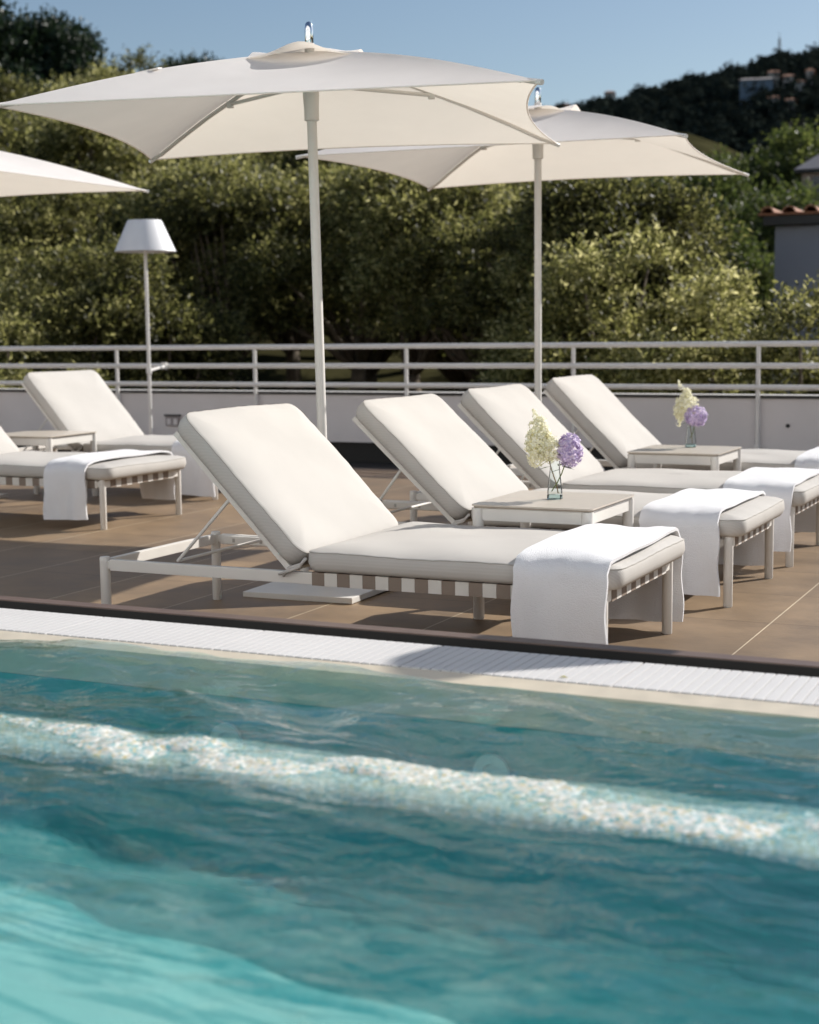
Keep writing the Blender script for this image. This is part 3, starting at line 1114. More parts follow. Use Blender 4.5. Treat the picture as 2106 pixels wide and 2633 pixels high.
LG = [
    # loc, hinge, angle, label, towel xa, xb, towel label, near_z
    ((-3.4207, 4.587, 0), 0.800, 45.5, "front sun lounger right beside the pool edge, its frame fully in view", 1.650, 1.965, "white towel hanging to the deck from the front lounger at the pool edge", 0.035),
    ((-3.3450, 5.965, 0), 0.755, 42.8, "second sun lounger from the pool, behind the front one and its flower table", 1.585, 1.905, "white towel over the second lounger, just behind the front lounger's foot", 0.055),
    ((-3.3280, 7.100, 0), 0.745, 43.6, "third sun lounger from the pool, its backrest behind the front vase", 1.620, 1.945, "white towel over the third lounger, cut by the right picture edge", 0.075),
    ((-3.4600, 8.560, 0), 0.790, 45.0, "farthest sun lounger of the right row, beside the table near the parapet", 1.80, 1.97, "small piece of white towel on the farthest right lounger at the picture edge", 0.10),
    ((-7.2050, 7.074, 0), 0.670, 45.0, "left sun lounger seen only by its foot end with webbing and towel", 1.575, 1.860, "white towel over the foot of the left front lounger, half in shade", 0.055),
    ((-7.4500, 8.640, 0), 0.790, 48.0, "sun lounger at the back left against the parapet, backrest raised beside the lamp", 1.640, 1.960, "white towel hanging behind the front lounger's backrest, on the far left lounger", 0.03),
]
for i, (loc, hg, an, lab, xa, xb, tl, nz_) in enumerate(LG):
    x0 = lounger(loc, lab, hg, an, i)
    towel(loc, x0, xa, xb, tl, nz_, 0.03 + 0.012 * i, seed=i + 1, fold=0.08 if i == 4 else 0.0)


# ------------------------------------------------------------------ side tables
def table(x0, x1, y0, y1, label, rz=0.0):
    cx, cy = (x0 + x1) / 2, (y0 + y1) / 2
    w, d = x1 - x0, y1 - y0
    root = thing("side_table", label, "side table", (cx, cy, 0), rz, "low side tables between the loungers")
    top = MB()
    pts = rring(w, d, 0.0, 0.022, 2, 2, 5)
    n = len(pts)
    vs = [(x - w / 2, y - d / 2, 0.441) for x, y in pts] + [(x - w / 2, y - d / 2, 0.447) for x, y in pts]
    top.add(vs, [tuple(range(n - 1, -1, -1)), tuple(range(n, 2 * n))] + [(k, (k + 1) % n, (k + 1) % n + n, k + n) for k in range(n)])
    to = top.build("table_top", M['tabletop'], root)
    rim = MB()
    pi_ = rring(w, d, 0.008, 0.02, 2, 2, 5)
    vs = [(x - w / 2, y - d / 2, 0.434) for x, y in pi_] + [(x - w / 2, y - d / 2, 0.4405) for x, y in pi_]
    rim.add(vs, [tuple(range(n - 1, -1, -1)), tuple(range(n, 2 * n))] + [(k, (k + 1) % n, (k + 1) % n + n, k + n) for k in range(n)])
    rim.build("top_rim", M['table_edge'], to)
    ap = MB()
    a, b = w / 2 - 0.024, d / 2 - 0.024
    ap.box(-a + 0.02, a - 0.02, -b - 0.01, -b + 0.01, 0.385, 0.4335)
    ap.box(-a + 0.02, a - 0.02, b - 0.01, b + 0.01, 0.385, 0.4335)
    ap.box(-a - 0.01, -a + 0.01, -b + 0.02, b - 0.02, 0.385, 0.4335)
    ap.box(a - 0.01, a + 0.01, -b + 0.02, b - 0.02, 0.385, 0.4335)
    ap.build("apron", M['frame'], root, bevel=0.003)
    for sx in (-1, 1):
        for sy in (-1, 1):
            MB().lathe([(0.019, 0.0), (0.0215, 0.004), (0.0225, 0.433)], 18, (sx * a, sy * b, 0)).build("leg", M['frame'], root, smooth=True, auto=35)
    return root


table(-2.262, -1.775, 5.335, 5.89, "low side table with a taupe top carrying the front flower vase")
table(-2.45, -1.945, 7.945, 8.50, "low side table far right carrying the back flower vase")
table(-6.93, -6.40, 8.00, 8.56, "low side table without flowers between the left loungers", rz=0.05)


# ------------------------------------------------------------------ vases and flowers
def vase(loc, label):
    root = thing("glass_vase", label, "vase", loc, 0.4, "glass vases on the side tables")
    body = MB()
    prof = [(0.030, 0.018), (0.0295, 0.03), (0.024, 0.08), (0.0195, 0.120), (0.0195, 0.132), (0.021, 0.150)]
    body.lathe(prof, 24, cap=False)
    inn = [(r - 0.0018, z) for r, z in prof][::-1]
    body.lathe(inn, 24, cap=False)
    body.build("glass_body", M['glass'], root, smooth=True, recalc=False)
    MB().lathe([(0.029, 0.0), (0.0305, 0.002), (0.0305, 0.015), (0.0295, 0.0175)], 8).build("thick_base", M['glassbase'], root, smooth=True, auto=30)
    return root


def floret(mb, c, nrm, r, rs, petals=4):
    nrm = nrm.normalized()
    a = nrm.orthogonal().normalized()
    b = nrm.cross(a)
    ro = rs.uniform(0, 6.28)
    for k in range(petals):
        t = ro + 2 * math.pi * k / petals
        d = a * math.cos(t) + b * math.sin(t)
        e = nrm.cross(d)
        tip = c + d * r + nrm * r * 0.25
        m1 = c + d * r * 0.55 + e * r * 0.42 + nrm * r * 0.05
        m2 = c + d * r * 0.55 - e * r * 0.42 + nrm * r * 0.05
        mb.add([c, m2, tip, m1], [(0, 1, 2, 3)])


def flower(kind, base, top, seed, label, stem_from):
    """hydrangea head: kind 'w' pointed cream panicle, 'p' round lilac head; top = centre of the head"""
    rs = random.Random(seed)
    root = thing("hydrangea", label, "flower", base, 0, "cut hydrangeas in the glass vases")
    bl = MB()
    T = Vector(top)
    if kind == 'w':
        heads = [(Vector((-0.018, 0, 0.0)), (0.046, 0.046, 0.062), 250), (Vector((0.022, 0.004, -0.018)), (0.036, 0.038, 0.044), 130),
                 (Vector((-0.022, 0, 0.055)), (0.030, 0.030, 0.048), 120), (Vector((-0.040, 0.004, -0.040)), (0.024, 0.026, 0.040), 70)]
        if seed == 5:
            heads = [(Vector((0.004, 0, 0.002)), (0.050, 0.046, 0.048), 230), (Vector((-0.030, 0.004, -0.030)), (0.036, 0.034, 0.040), 130),
                     (Vector((0.0, 0, 0.046)), (0.026, 0.028, 0.034), 90), (Vector((-0.044, 0.004, -0.075)), (0.014, 0.018, 0.034), 40)]
        for hc, hr, cnt in heads:
            hr = [q * 1.25 for q in hr]
            cnt = int(cnt * 1.1)
            for k in range(cnt):
                z = rs.uniform(-1, 1)
                an = rs.uniform(0, 6.283)
                s_ = math.sqrt(1 - z * z)
                d = Vector((s_ * math.cos(an), s_ * math.sin(an), z))
                c = T + hc + Vector((d.x * hr[0], d.y * hr[1], d.z * hr[2])) * rs.uniform(0.72, 1.08)
                floret(bl, c, d + Vector((rs.uniform(-.5, .5), rs.uniform(-.5, .5), rs.uniform(-.3, .5))), rs.uniform(0.0085, 0.0135), rs)
        for k in range(46):                     # open tapering tip
            h = k / 46
            rad = 0.018 * (1 - h) + 0.002
            an = rs.uniform(0, 6.283)
            c = T + Vector((-0.024 - 0.022 * h + rad * math.cos(an), rad * math.sin(an), 0.085 + 0.052 * h))
            floret(bl, c, Vector((math.cos(an), math.sin(an), 0.5)), rs.uniform(0.004, 0.007), rs)
        mat = M['petal_w']
    else:
        for k in range(300):
            z = rs.uniform(-1, 1)
            an = rs.uniform(0, 6.283)
            s = math.sqrt(1 - z * z)
            d = Vector((s * math.cos(an), s * math.sin(an), z))
            c = T + Vector((d.x * (0.048 if seed == 4 else 0.062), d.y * 0.050, d.z * (0.064 if seed == 4 else 0.056))) * (0.76 + 0.30 * rs.random())
            floret(bl, c, d + Vector((rs.uniform(-.4, .4), rs.uniform(-.4, .4), rs.uniform(-.4, .4))), rs.uniform(0.010, 0.0145), rs)
        mat = M['petal_p']
    bl.build("bloom", mat, root, recalc=False)
    st = MB()
    S = Vector(stem_from)
    mid = (S + T) / 2 + Vector((0.004, 0, -0.01))
    st.tube([S, (S + mid) / 2 + Vector((0.003, 0, 0)), mid, T], [0.0022, 0.0024, 0.0024, 0.002], 7)
    if kind == 'w':
        for k in range(26):
            h = 0.25 + 0.7 * rs.random()
            an = rs.uniform(0, 6.283)
            p0 = T + Vector((-0.030 * h * h, 0, -0.085 + 0.195 * h - 0.02))
            rad = 0.055 * (1 - h) ** 0.7
            st.tube([p0, p0 + Vector((rad * math.cos(an), rad * math.sin(an), 0.02))], 0.0008, 4)
    st.build("stem", M['stem'] if kind == 'p' else M['brownstem'], root, smooth=True)
    lf = MB()
    for k in range(3 if kind == 'p' else 1):
        an = (-2.4, 0.4, 2.2)[k] if kind == 'p' else 3.6
        p0 = T * 0.55 + S * 0.45 + Vector((0, 0, 0.01 * k))
        d = Vector((math.cos(an), math.sin(an), -0.15))
        e = Vector((-math.sin(an), math.cos(an), 0.2)) * 0.011
        lf.add([p0, p0 + d * 0.022 - e, p0 + d * 0.052 + Vector((0, 0, -0.006)), p0 + d * 0.022 + e], [(0, 1, 2, 3)])
    lf.build("leaf", M['greenleaf'], root, recalc=False)


V1 = (-2.022, 5.621, 0.4472)
V2 = (-2.205, 8.364, 0.4472)
vase(V1, "clear glass vase with flowers on the front side table")
vase(V2, "clear glass vase with flowers on the back side table")
flower('w', V1, (-0.040, -0.012, 0.215), 3, "cream pointed hydrangea in the front vase", (0.012, 0.006, 0.022))
flower('p', V1, (0.055, 0.020, 0.190), 4, "lilac round hydrangea in the front vase", (-0.012, -0.004, 0.03))
flower('w', V2, (-0.030, 0.010, 0.235), 5, "cream pointed hydrangea in the back vase", (0.008, 0.004, 0.022))
flower('p', V2, (0.034, -0.020, 0.175), 6, "lilac round hydrangea in the back vase", (-0.004, -0.004, 0.05))


# ------------------------------------------------------------------ parasols
def parasol(loc, rz, label, S=1.97, zc=1.955, za=2.262, tilt=(0.0, 0.0), visible_base=True):
    root = thing("garden_parasol", label, "parasol", loc, 0, "square white parasols over the loungers")
    root.rotation_euler = (tilt[0], tilt[1], rz)
    pl = MB().lathe([(0.0205, 0.02), (0.0205, za + 0.03)], 24)
    pl.build("pole", M['frame'], root, smooth=True, auto=40)
    hb = MB().lathe([(0.0215, za - 0.285), (0.031, za - 0.28), (0.031, za - 0.235), (0.034, za - 0.18), (0.034, za - 0.155), (0.042, za - 0.15), (0.042, za - 0.115), (0.0215, za - 0.112)], 24)
    hb.build("runner_hub", M['frame'], root, smooth=True, auto=40)
    # canopy: ridges to the corners, edges drawn in between them
    hs = S / 2
    rib_bulge = 0.030
    N, Tn = 28, 22

    def canopy_pt(k, s, t):
        a0 = math.pi / 4 + k * math.pi / 2
        c0 = Vector((hs * math.copysign(1, math.cos(a0)), hs * math.copysign(1, math.sin(a0)), zc))
        a1 = a0 + math.pi / 2
        c1 = Vector((hs * math.copysign(1, math.cos(a1)), hs * math.copysign(1, math.sin(a1)), zc))
        e = c0.lerp(c1, s)
        mid = 4 * s * (1 - s)
        nrm = Vector((math.cos(a0 + math.pi / 4), math.sin(a0 + math.pi / 4), 0))
        e = e - nrm * (0.085 * mid)
        e.z += 0.012 * mid
        ap = Vector((0, 0, za))
        p = ap.lerp(e, t)
        sl = math.sin(math.pi * t)
        p.z += rib_bulge * sl * (1 - mid) - 0.012 * sl * mid
        return p
    cn = MB()
    for k in range(4):
        vs, fs = [], []
        for i in range(N + 1):
            for j in range(Tn + 1):
                vs.append(canopy_pt(k, i / N, 0.03 + 0.97 * j / Tn))
        for i in range(N):
            for j in range(Tn):
                a = i * (Tn + 1) + j
                fs.append((a, a + 1, a + Tn + 2, a + Tn + 1))
        cn.add(vs, fs)
    co = cn.build("canopy", M['canopy'], root, smooth=True, auto=3 if False else None)
    bm = bmesh.new()
    bm.from_mesh(co.data)
    bmesh.ops.remove_doubles(bm, verts=bm.verts, dist=0.0005)
    bmesh.ops.recalc_face_normals(bm, faces=bm.faces)
    bm.to_mesh(co.data)
    bm.free()
    co.data.set_sharp_from_angle(angle=R(14))
    # hem: slim doubled edge
    hm = MB()
    for k in range(4):
        hm.tube([canopy_pt(k, i / N, 1.0) for i in range(N + 1)], 0.0035, 6)
    hm.build("hem", M['canopy'], co, smooth=True)
    # ribs under the ridges, and a strut to each
    for k in range(4):
        pts = [canopy_pt(k, 0.0, t) + Vector((0, 0, -0.014)) for t in (0.03, 0.2, 0.4, 0.6, 0.8, 0.93)]
        tip0 = canopy_pt(k, 0.0, 0.93) + Vector((0, 0, -0.012))
        tip1 = canopy_pt(k, 0.0, 1.008) + Vector((0, 0, -0.004))
        rb = MB().tube(pts, 0.0095, 8)
        rb.tube([tip0, tip1], [0.0085, 0.0105], 8)
        rbo = rb.build("rib", M['frame'], root, smooth=True, auto=40)
        j = canopy_pt(k, 0.0, 0.46) + Vector((0, 0, -0.024))
        d = Vector((j.x, j.y, 0)).normalized()
        h = Vector((0, 0, za - 0.135)) + d * 0.035
        sm = MB().tube([h, j], 0.0085, 8)
        sm.box(j.x - 0.014, j.x + 0.014, j.y - 0.014, j.y + 0.014, j.z - 0.016, j.z + 0.012)
        sm.build("strut", M['frame'], rbo, smooth=True, auto=40)
    # vent cap
    vc = MB()
    q = 0.235
    n = 20
    vs, fs = [], []
    rs = random.Random(int(loc[0] * 100))
    w1, w2 = rs.uniform(0, 6), rs.uniform(0, 6)
    for i in range(n + 1):
        for j in range(n + 1):
            x, y = -q + 2 * q * i / n, -q + 2 * q * j / n
            rr = max(abs(x), abs(y)) / q
            cornerness = (min(abs(x), abs(y)) / max(1e-4, max(abs(x), abs(y)))) ** 2
            t = math.hypot(x, y) / (hs * math.sqrt(2))
            lower = za - (za - zc) * max(abs(x), abs(y)) / hs
            lift = 0.046 * (1 - cornerness) * rr ** 1.5 + 0.014
            wr = 0.014 * math.sin(22 * x + w1 + 9 * y) * math.cos(17 * y + w2) * (0.3 + rr * (1 - cornerness))
            vs.append((x, y, lower + lift * (1 - 0.35 * cornerness * rr) + wr + 0.012 * max(0, 1 - math.hypot(x, y) / 0.07)))
    for i in range(n):
        for j in range(n):
            a = i * (n + 1) + j
            fs.append((a, a + 1, a + n + 2, a + n + 1))
    vc.add(vs, fs)
    vc.build("vent_cap", M['canopy'], co, smooth=True)
    fi = MB().lathe([(0.012, za + 0.02), (0.0175, za + 0.03), (0.0175, za + 0.085), (0.015, za + 0.108), (0.007, za + 0.117), (0.001, za + 0.118)], 20)
    fi.build("finial", M['chrome'], root, smooth=True, auto=40)
    # base slab and sleeve
    if visible_base:
        bs = MB().box(-0.26, 0.26, -0.27, 0.27, 0.003, 0.028)
        bs.xf(lambda x, y, z: (x * math.cos(-rz) - y * math.sin(-rz), x * math.sin(-rz) + y * math.cos(-rz), z))
        bo = bs.build("base_slab", M['frame'], root, bevel=0.004)
        MB().lathe([(0.05, 0.028), (0.05, 0.036), (0.027, 0.038), (0.027, 0.24), (0.022, 0.245)], 20).build("sleeve", M['frame'], bo, smooth=True, auto=40)
    return root


def tab_on(root, k=1):
    pass


u1 = parasol((-3.097, 5.72, 0), 0.314, "large white parasol in front, its whole canopy in view", tilt=(0.010, -0.014))
MB().box(-0.045, 0.045, -0.03, 0.03, 0.0, 0.006).xf(lambda x, y, z: (x - 0.54, y - 0.50, z + 2.128 + (x + y) * 0.16)).build("strap_tab", M['canopy'], u1)
parasol((-3.10, 8.33, 0), 0.081, "second white parasol behind the front one, to the right", S=2.055, zc=2.037, za=2.357)
parasol((-7.22, 7.99, 0), 0.0, "white parasol at the left edge, only one canopy corner in view", S=1.98, zc=2.098, za=2.41)

# ------------------------------------------------------------------ floor lamp


def floor_lamp(lx, ly, label, arm):
    lamp = thing("floor_lamp", label, "lamp", (lx, ly, 0), 0, "outdoor floor lamps")
    MB().tube([(0, 0, 0.012), (0, 0, 1.99)], 0.0155, 14).build("pole", M['white_metal'], lamp, smooth=True, auto=40)
    sh = MB().lathe([(0.262, 1.810), (0.148, 2.066), (0.142, 2.074), (0.0, 2.076)], 48, cap=False)
    sh.lathe([(0.0, 2.070), (0.137, 2.068), (0.143, 2.062), (0.257, 1.811), (0.262, 1.810)], 48, cap=False)
    sh.build("lamp_shade", M['shade'], lamp, smooth=True, auto=30)
    MB().lathe([(0.11, 0.0), (0.11, 0.008), (0.025, 0.012)], 28).build("base", M['white_metal'], lamp, smooth=True, auto=30)
    if arm:
        ar = MB().tube([(0.0, 0.0, 0.795), (-0.32, 0.70, 0.815)], 0.012, 10)
        ar.lathe([(0.024, 0.77), (0.024, 0.82)], 14)
        ar.lathe([(0.03, 0.79), (0.03, 0.85)], 14, (-0.325, 0.705, 0))
        ar.build("clamp_arm", M['white_metal'], lamp, smooth=True, auto=40)


floor_lamp(-7.668, 11.0, "outdoor floor lamp with a white conical shade clamped to the railing", True)
floor_lamp(0.06, 5.72, "outdoor floor lamp just right of the view casting a round shadow on grating", False)


# ------------------------------------------------------------------ trees
def crown_mesh(name, seed, h, rad, zlow, nspr, per, leaf, lw, mat, lobes=13, upward=0.5):
    g = np.random.default_rng(seed)
    lc, lr = [], []
    for i in range(lobes):
        a = g.uniform(0, 2 * math.pi)
        zz = g.uniform(0.12, 0.95)
        prof = math.sin(math.pi * (0.12 + 0.80 * zz)) ** 0.7
        rr = rad * prof * math.sqrt(g.uniform(0.15, 0.75))
        lc.append((rr * math.cos(a), rr * math.sin(a), zlow + (h - zlow) * zz * 0.88))
        lr.append(rad * g.uniform(0.20, 0.40) * (1.25 if lobes < 20 else 1.0) * (0.75 + 0.25 * prof))
    lc, lr = np.array(lc), np.array(lr)
    w = lr ** 2
    idx = g.choice(lobes, nspr, p=w / w.sum())
    d = g.normal(size=(nspr, 3))
    d /= np.linalg.norm(d, axis=1)[:, None]
    d[:, 2] = np.where(d[:, 2] < -0.35, -d[:, 2] * 0.6, d[:, 2])
    shell = 1 - 0.38 * g.random(nspr) ** 2.2
    o = lc[idx] + d * (lr[idx] * shell)[:, None] * np.array([1, 1, 0.9])
    ax = d * 0.8 + np.array([0, 0, upward]) + g.normal(size=(nspr, 3)) * 0.35
    ax /= np.linalg.norm(ax, axis=1)[:, None]
    slen = leaf * g.uniform(2.2, 5.4, nspr)
    # leaves along each sprig
    t = (np.arange(per) + 0.5) / per
    P = o[:, None, :] + ax[:, None, :] * (slen[:, None] * t[None, :])[:, :, None]
    side = g.normal(size=(nspr, per, 3))
    side -= (side * ax[:, None, :]).sum(-1, keepdims=True) * ax[:, None, :]
    side /= np.linalg.norm(side, axis=-1, keepdims=True)
    ld = ax[:, None, :] * 0.65 + side * 0.9
    ld /= np.linalg.norm(ld, axis=-1, keepdims=True)
    wd = np.cross(ld, g.normal(size=ld.shape))
    wd /= np.linalg.norm(wd, axis=-1, keepdims=True)
    ll = leaf * g.uniform(0.7, 1.25, (nspr, per, 1))
    ww = ll * lw
    a_ = P
    b_ = P + ld * ll * 0.5 + wd * ww * 0.5
    c_ = P + ld * ll
    e_ = P + ld * ll * 0.5 - wd * ww * 0.5
    V = np.stack([a_, b_, c_, e_], axis=2).reshape(-1, 3)
    Q = np.arange(len(V)).reshape(-1, 4)
    return np_mesh(name, V, Q, mat), lc


def trunk_mesh(name, seed, h, zlow, lc):
    rs = random.Random(seed)
    mb = MB()
    fork = Vector((rs.uniform(-.12, .12), rs.uniform(-.12, .12), zlow * 0.9))
    mb.tube([(0, 0, -0.5), (0.02, 0.01, 0.1), fork * 0.55 + Vector((0.04, -0.03, 0)), fork], [0.17, 0.14, 0.105, 0.085], 9)
    for c in lc:
        c = Vector(c)
        m1 = fork.lerp(c, 0.5) + Vector((rs.uniform(-.1, .1), rs.uniform(-.1, .1), rs.uniform(-.05, .12)))
        mb.tube([fork - Vector((0, 0, 0.05)), m1, c], [0.055, 0.034, 0.012], 6)
    return mb.build(name, M['bark'], None, smooth=True, recalc=False)


def tree_kind(kind, seed, **kw):
    cr_, lc = crown_mesh("crown", seed, **kw)
    tr_ = trunk_mesh("trunk", seed, kw['h'], kw['zlow'], lc)
    return (tr_, cr_, kw['h'])


OL = [tree_kind('olive', 20 + i, h=4.0, rad=1.12, zlow=0.9, nspr=3300, per=9, leaf=0.078, lw=0.40, mat=M['olive'], lobes=22) for i in range(4)]
OT = [tree_kind('olive', 30 + i, h=4.2, rad=1.15, zlow=1.9, nspr=3000, per=9, leaf=0.078, lw=0.40, mat=M['olive'], lobes=20) for i in range(3)]
BR = [tree_kind('broad', 40 + i, h=5.0, rad=1.6, zlow=1.0, nspr=2400, per=9, leaf=0.12, lw=0.55, mat=M['broad'], lobes=16, upward=0.3) for i in range(2)]
DK = [tree_kind('dark', 50 + i, h=6.5, rad=1.75, zlow=1.4, nspr=2600, per=9, leaf=0.15, lw=0.55, mat=M['darkleaf'], lobes=16, upward=0.2) for i in range(2)]
used = set()


def plant(kind, i, x, y, h, label, group, nm, cat="tree", wide=1.0):
    pool = {'o': OL, 't': OT, 'g': BR, 'k': DK}[kind]
    tr_, cr_, h0 = pool[i % len(pool)]
    root = thing(nm, label, cat, (x, y, float(ground_z(np.float64(x), np.float64(y)))), random.uniform(0, 6.28), group)
    s = h / h0
    root.scale = (s * wide, s * wide, s)
    for src in (tr_, cr_):
        if src.name not in used:
            used.add(src.name)
            src.parent = root
        else:
            c = src.copy()
            COL.objects.link(c)
            c.parent = root
    return root


TREES_A = [
    (-12.12, 14.6, 3.75, "grey-green olive tree low at the left picture edge, just over the railing"),
    (-13.88, 16.0, 4.40, "tall olive tree cut by the left picture edge under the left parasol"),
    (-11.64, 15.4, 4.05, "bright olive tree directly behind the lamp shade, on its left"),
    (-10.98, 15.8, 3.85, "bright olive tree behind the lamp pole, on its right"),
    (-11.23, 13.9, 3.40, "lowest olive tree between the left edge and the lamp, touching the railing"),
    (-5.05, 15.9, 4.0, "low olive tree right of the second parasol pole"),
    (-5.75, 16.6, 3.7, "low shaded olive tree just behind the second parasol pole"),
    (-4.95, 16.5, 3.8, "sunlit olive tree right of centre, left of the tiled house"),
    (-4.05, 15.2, 3.65, "sunlit olive tree in front of the grey house wall"),
    (-2.85, 14.9, 3.5, "low sunlit olive tree at the right picture edge"),
]
for i, (x, y, h, lab) in enumerate(TREES_A):
    plant('o', i, x, y, h, lab, "olive trees just behind the railing", "olive_tree")
TREES_B = [(-17.92, 22, 5.6), (-16.72, 23, 5.5), (-14.51, 22, 5.1), (-14.74, 19, 4.3), (-12.1, 19.5, 4.4), (-11.7, 20.5, 4.8), (-10.09, 19.5, 4.65),
           (-8.75, 19, 4.7), (-7.58, 18.5, 4.5), (-6.35, 17.5, 4.35), (-5.58, 17.5, 4.4), (-5.6, 18, 4.3), (-6.2, 19.2, 4.4), (-13.2, 20.5, 4.7), (-16.0, 20.0, 4.6)]
for i, (x, y, h) in enumerate(TREES_B):
    plant('t', i + 1, x, y, h, "olive tree massed in the dense grove behind the railing trees", "olive trees of the dense grove", "olive_tree", wide=1.1)
TREES_C = [(-30.98, 37, 6.1), (-27.56, 35, 5.8), (-27.08, 37, 6.1), (-27.76, 40, 6.4), (-23.61, 36, 5.8), (-21.32, 30, 5.6), (-24.28, 30, 5.5), (-19.8, 32, 5.3),
           (-17.8, 31, 5.1), (-16.21, 31, 5.1), (-14.09, 30, 5.0), (-12.04, 29, 5.0), (-10.32, 29, 4.9), (-21.5, 26, 5.0), (-19.0, 25, 5.0), (-12.6, 25, 4.6), (-10.4, 24, 4.4), (-8.2, 23, 4.2)]
for i, (x, y, h) in enumerate(TREES_C):
    plant('o', i + 2, x, y, h, "brownish olive tree on the slope farther up the hillside", "olive trees up the hillside", "olive_tree", wide=1.25)
for i, (x, y, h, lab) in enumerate([(-36.35, 47, 8.3, "tall dark tree rising above the left hillside against the sky"),
                                    (-35.0, 54, 6.9, "small dark tree on the skyline just left of the front parasol"),
                                    (-37.9, 44, 9.4, "dark tree crown in the top left picture corner")]):
    plant('k', i, x, y, h, lab, "dark trees on the left skyline", "broadleaf_tree", wide=0.95)
TREES_G = [(-15.94, 50, 4.2), (-13.28, 48, 4.6), (-10.99, 46, 4.8), (-10.65, 50, 5.1), (-8.8, 48, 5.7), (-9.15, 36, 4.4), (-7.38, 34, 4.3), (-5.79, 31, 4.0), (-7.0, 28, 3.6), (-12.0, 40, 4.4)]
for i, (x, y, h) in enumerate(TREES_G):
    plant('g', i, x, y, h, "bushy green broadleaf tree below the far hill on the right", "green trees below the far hill", "broadleaf_tree", wide=1.05)

# ------------------------------------------------------------------ far hills, woods and houses
def hill_ridge(az):      # height of the ridge by bearing (degrees)
    a = np.array([-60, -45, -42, -38, -34, -30, -26, -22, -19.9, -17.5, -15.2, -13.8, -12.5, -11.5, -10.4, -6, 2, 15, 40])
    h = np.array([95, 88, 84, 74, 62, 56, 52, 57, 60.0, 62.0, 65.5, 67.5, 69.5, 70.6, 71, 74, 80, 70, 50])
    return np.interp(az, a, h)


azs = np.linspace(-60, 40, 260)
ds_ = np.linspace(150, 640, 60)
AZ, DD = np.meshgrid(azs, ds_)
rid = hill_ridge(AZ)
prof = np.where(DD < 420, np.sin(np.clip((DD - 150) / 270, 0, 1) * math.pi / 2) ** 1.25, 1 - 0.35 * np.clip((DD - 420) / 220, 0, 1))
HZ = -4 + (rid - 3) * prof + 1.2 * np.sin(AZ * 5.1 + DD * 0.05) * np.sin(DD * 0.07 + AZ) * prof
HX = DD * np.sin(np.radians(AZ))
HY = DD * np.cos(np.radians(AZ))
hv = np.stack([HX.ravel(), HY.ravel(), HZ.ravel()], 1)
nx = len(azs)
ii, jj = np.meshgrid(np.arange(nx - 1), np.arange(len(ds_) - 1))
b0 = (jj * nx + ii).ravel()
hq = np.stack([b0, b0 + 1, b0 + 1 + nx, b0 + nx], 1)
tag(np_mesh("far_hill", hv, hq, M['hill'], smooth=True), kind="structure")


def hill_z(az, d):
    p_ = np.where(d < 420, np.sin(np.clip((d - 150) / 270, 0, 1) * math.pi / 2) ** 1.25, 1 - 0.35 * np.clip((d - 420) / 220, 0, 1))
    return -4 + (hill_ridge(az) - 3) * p_ + 1.2 * np.sin(az * 5.1 + d * 0.05) * np.sin(d * 0.07 + az) * p_


# far-off wood: leafy clumps over the hillside, one mass
nt = 11000
ta = rng.uniform(-46, -4, nt)
td = 152 + 290 * rng.random(nt) ** 0.6
tr = rng.uniform(0.9, 2.3, nt)
tz = hill_z(ta, td) + tr * 0.7
tx, ty = td * np.sin(np.radians(ta)), td * np.cos(np.radians(ta))
per = 64
dd = rng.normal(size=(nt, per, 3))
dd /= np.linalg.norm(dd, axis=2)[:, :, None]
cc = dd * tr[:, None, None] * (0.55 + 0.45 * rng.random((nt, per, 1))) * np.array([1, 1, 1.25]) + np.stack([tx, ty, tz], 1)[:, None, :]
aa = np.cross(dd, rng.normal(size=dd.shape))
aa /= np.linalg.norm(aa, axis=2)[:, :, None]
bb = np.cross(dd, aa) + 0.5 * rng.normal(size=dd.shape)
qs = (tr[:, None, None] * rng.uniform(0.12, 0.27, (nt, per, 1)))
WV = np.stack([cc - aa * qs, cc - bb * qs * 0.7, cc + aa * qs, cc + bb * qs * 0.7], 2).reshape(-1, 3)
WQ = np.arange(len(WV)).reshape(-1, 4)
tag(np_mesh("far_wood", WV, WQ, M['farleaf']), "dark woodland covering the far hillside", "wood", kind="stuff")

VIL = [  # bearing, distance, z, width, height, wall material, label
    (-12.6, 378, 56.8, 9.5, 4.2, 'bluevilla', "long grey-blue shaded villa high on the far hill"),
    (-12.0, 381, 60.6, 3.2, 1.3, 'villa', "pale sunlit villa above the long grey-blue one on the hill"),
    (-11.5, 378, 58.6, 3.0, 2.0, 'villa', "pink sunlit villa right of the long grey-blue one on the hill"),
    (-11.1, 374, 56.9, 2.6, 1.6, 'villa', "small sunlit villa farthest right of the hill cluster"),
    (-12.0, 372, 53.4, 2.8, 1.3, 'villa', "pale villa below the long grey-blue one on the hill"),
    (-11.4, 370, 52.2, 2.6, 1.6, 'villa', "cream villa lowest right in the hill cluster"),
    (-17.8, 345, 54.0, 2.4, 3.0, 'villa', "narrow pale house lower on the hill above the second parasol"),
    (-19.5, 400, 57.0, 4.5, 2.0, 'villa', "ochre house on the skyline just right of the second parasol's finial"),
    (-10.75, 390, 61.8, 2.2, 1.6, 'villa', "pale villa cut by the right picture edge on the hill"),
]
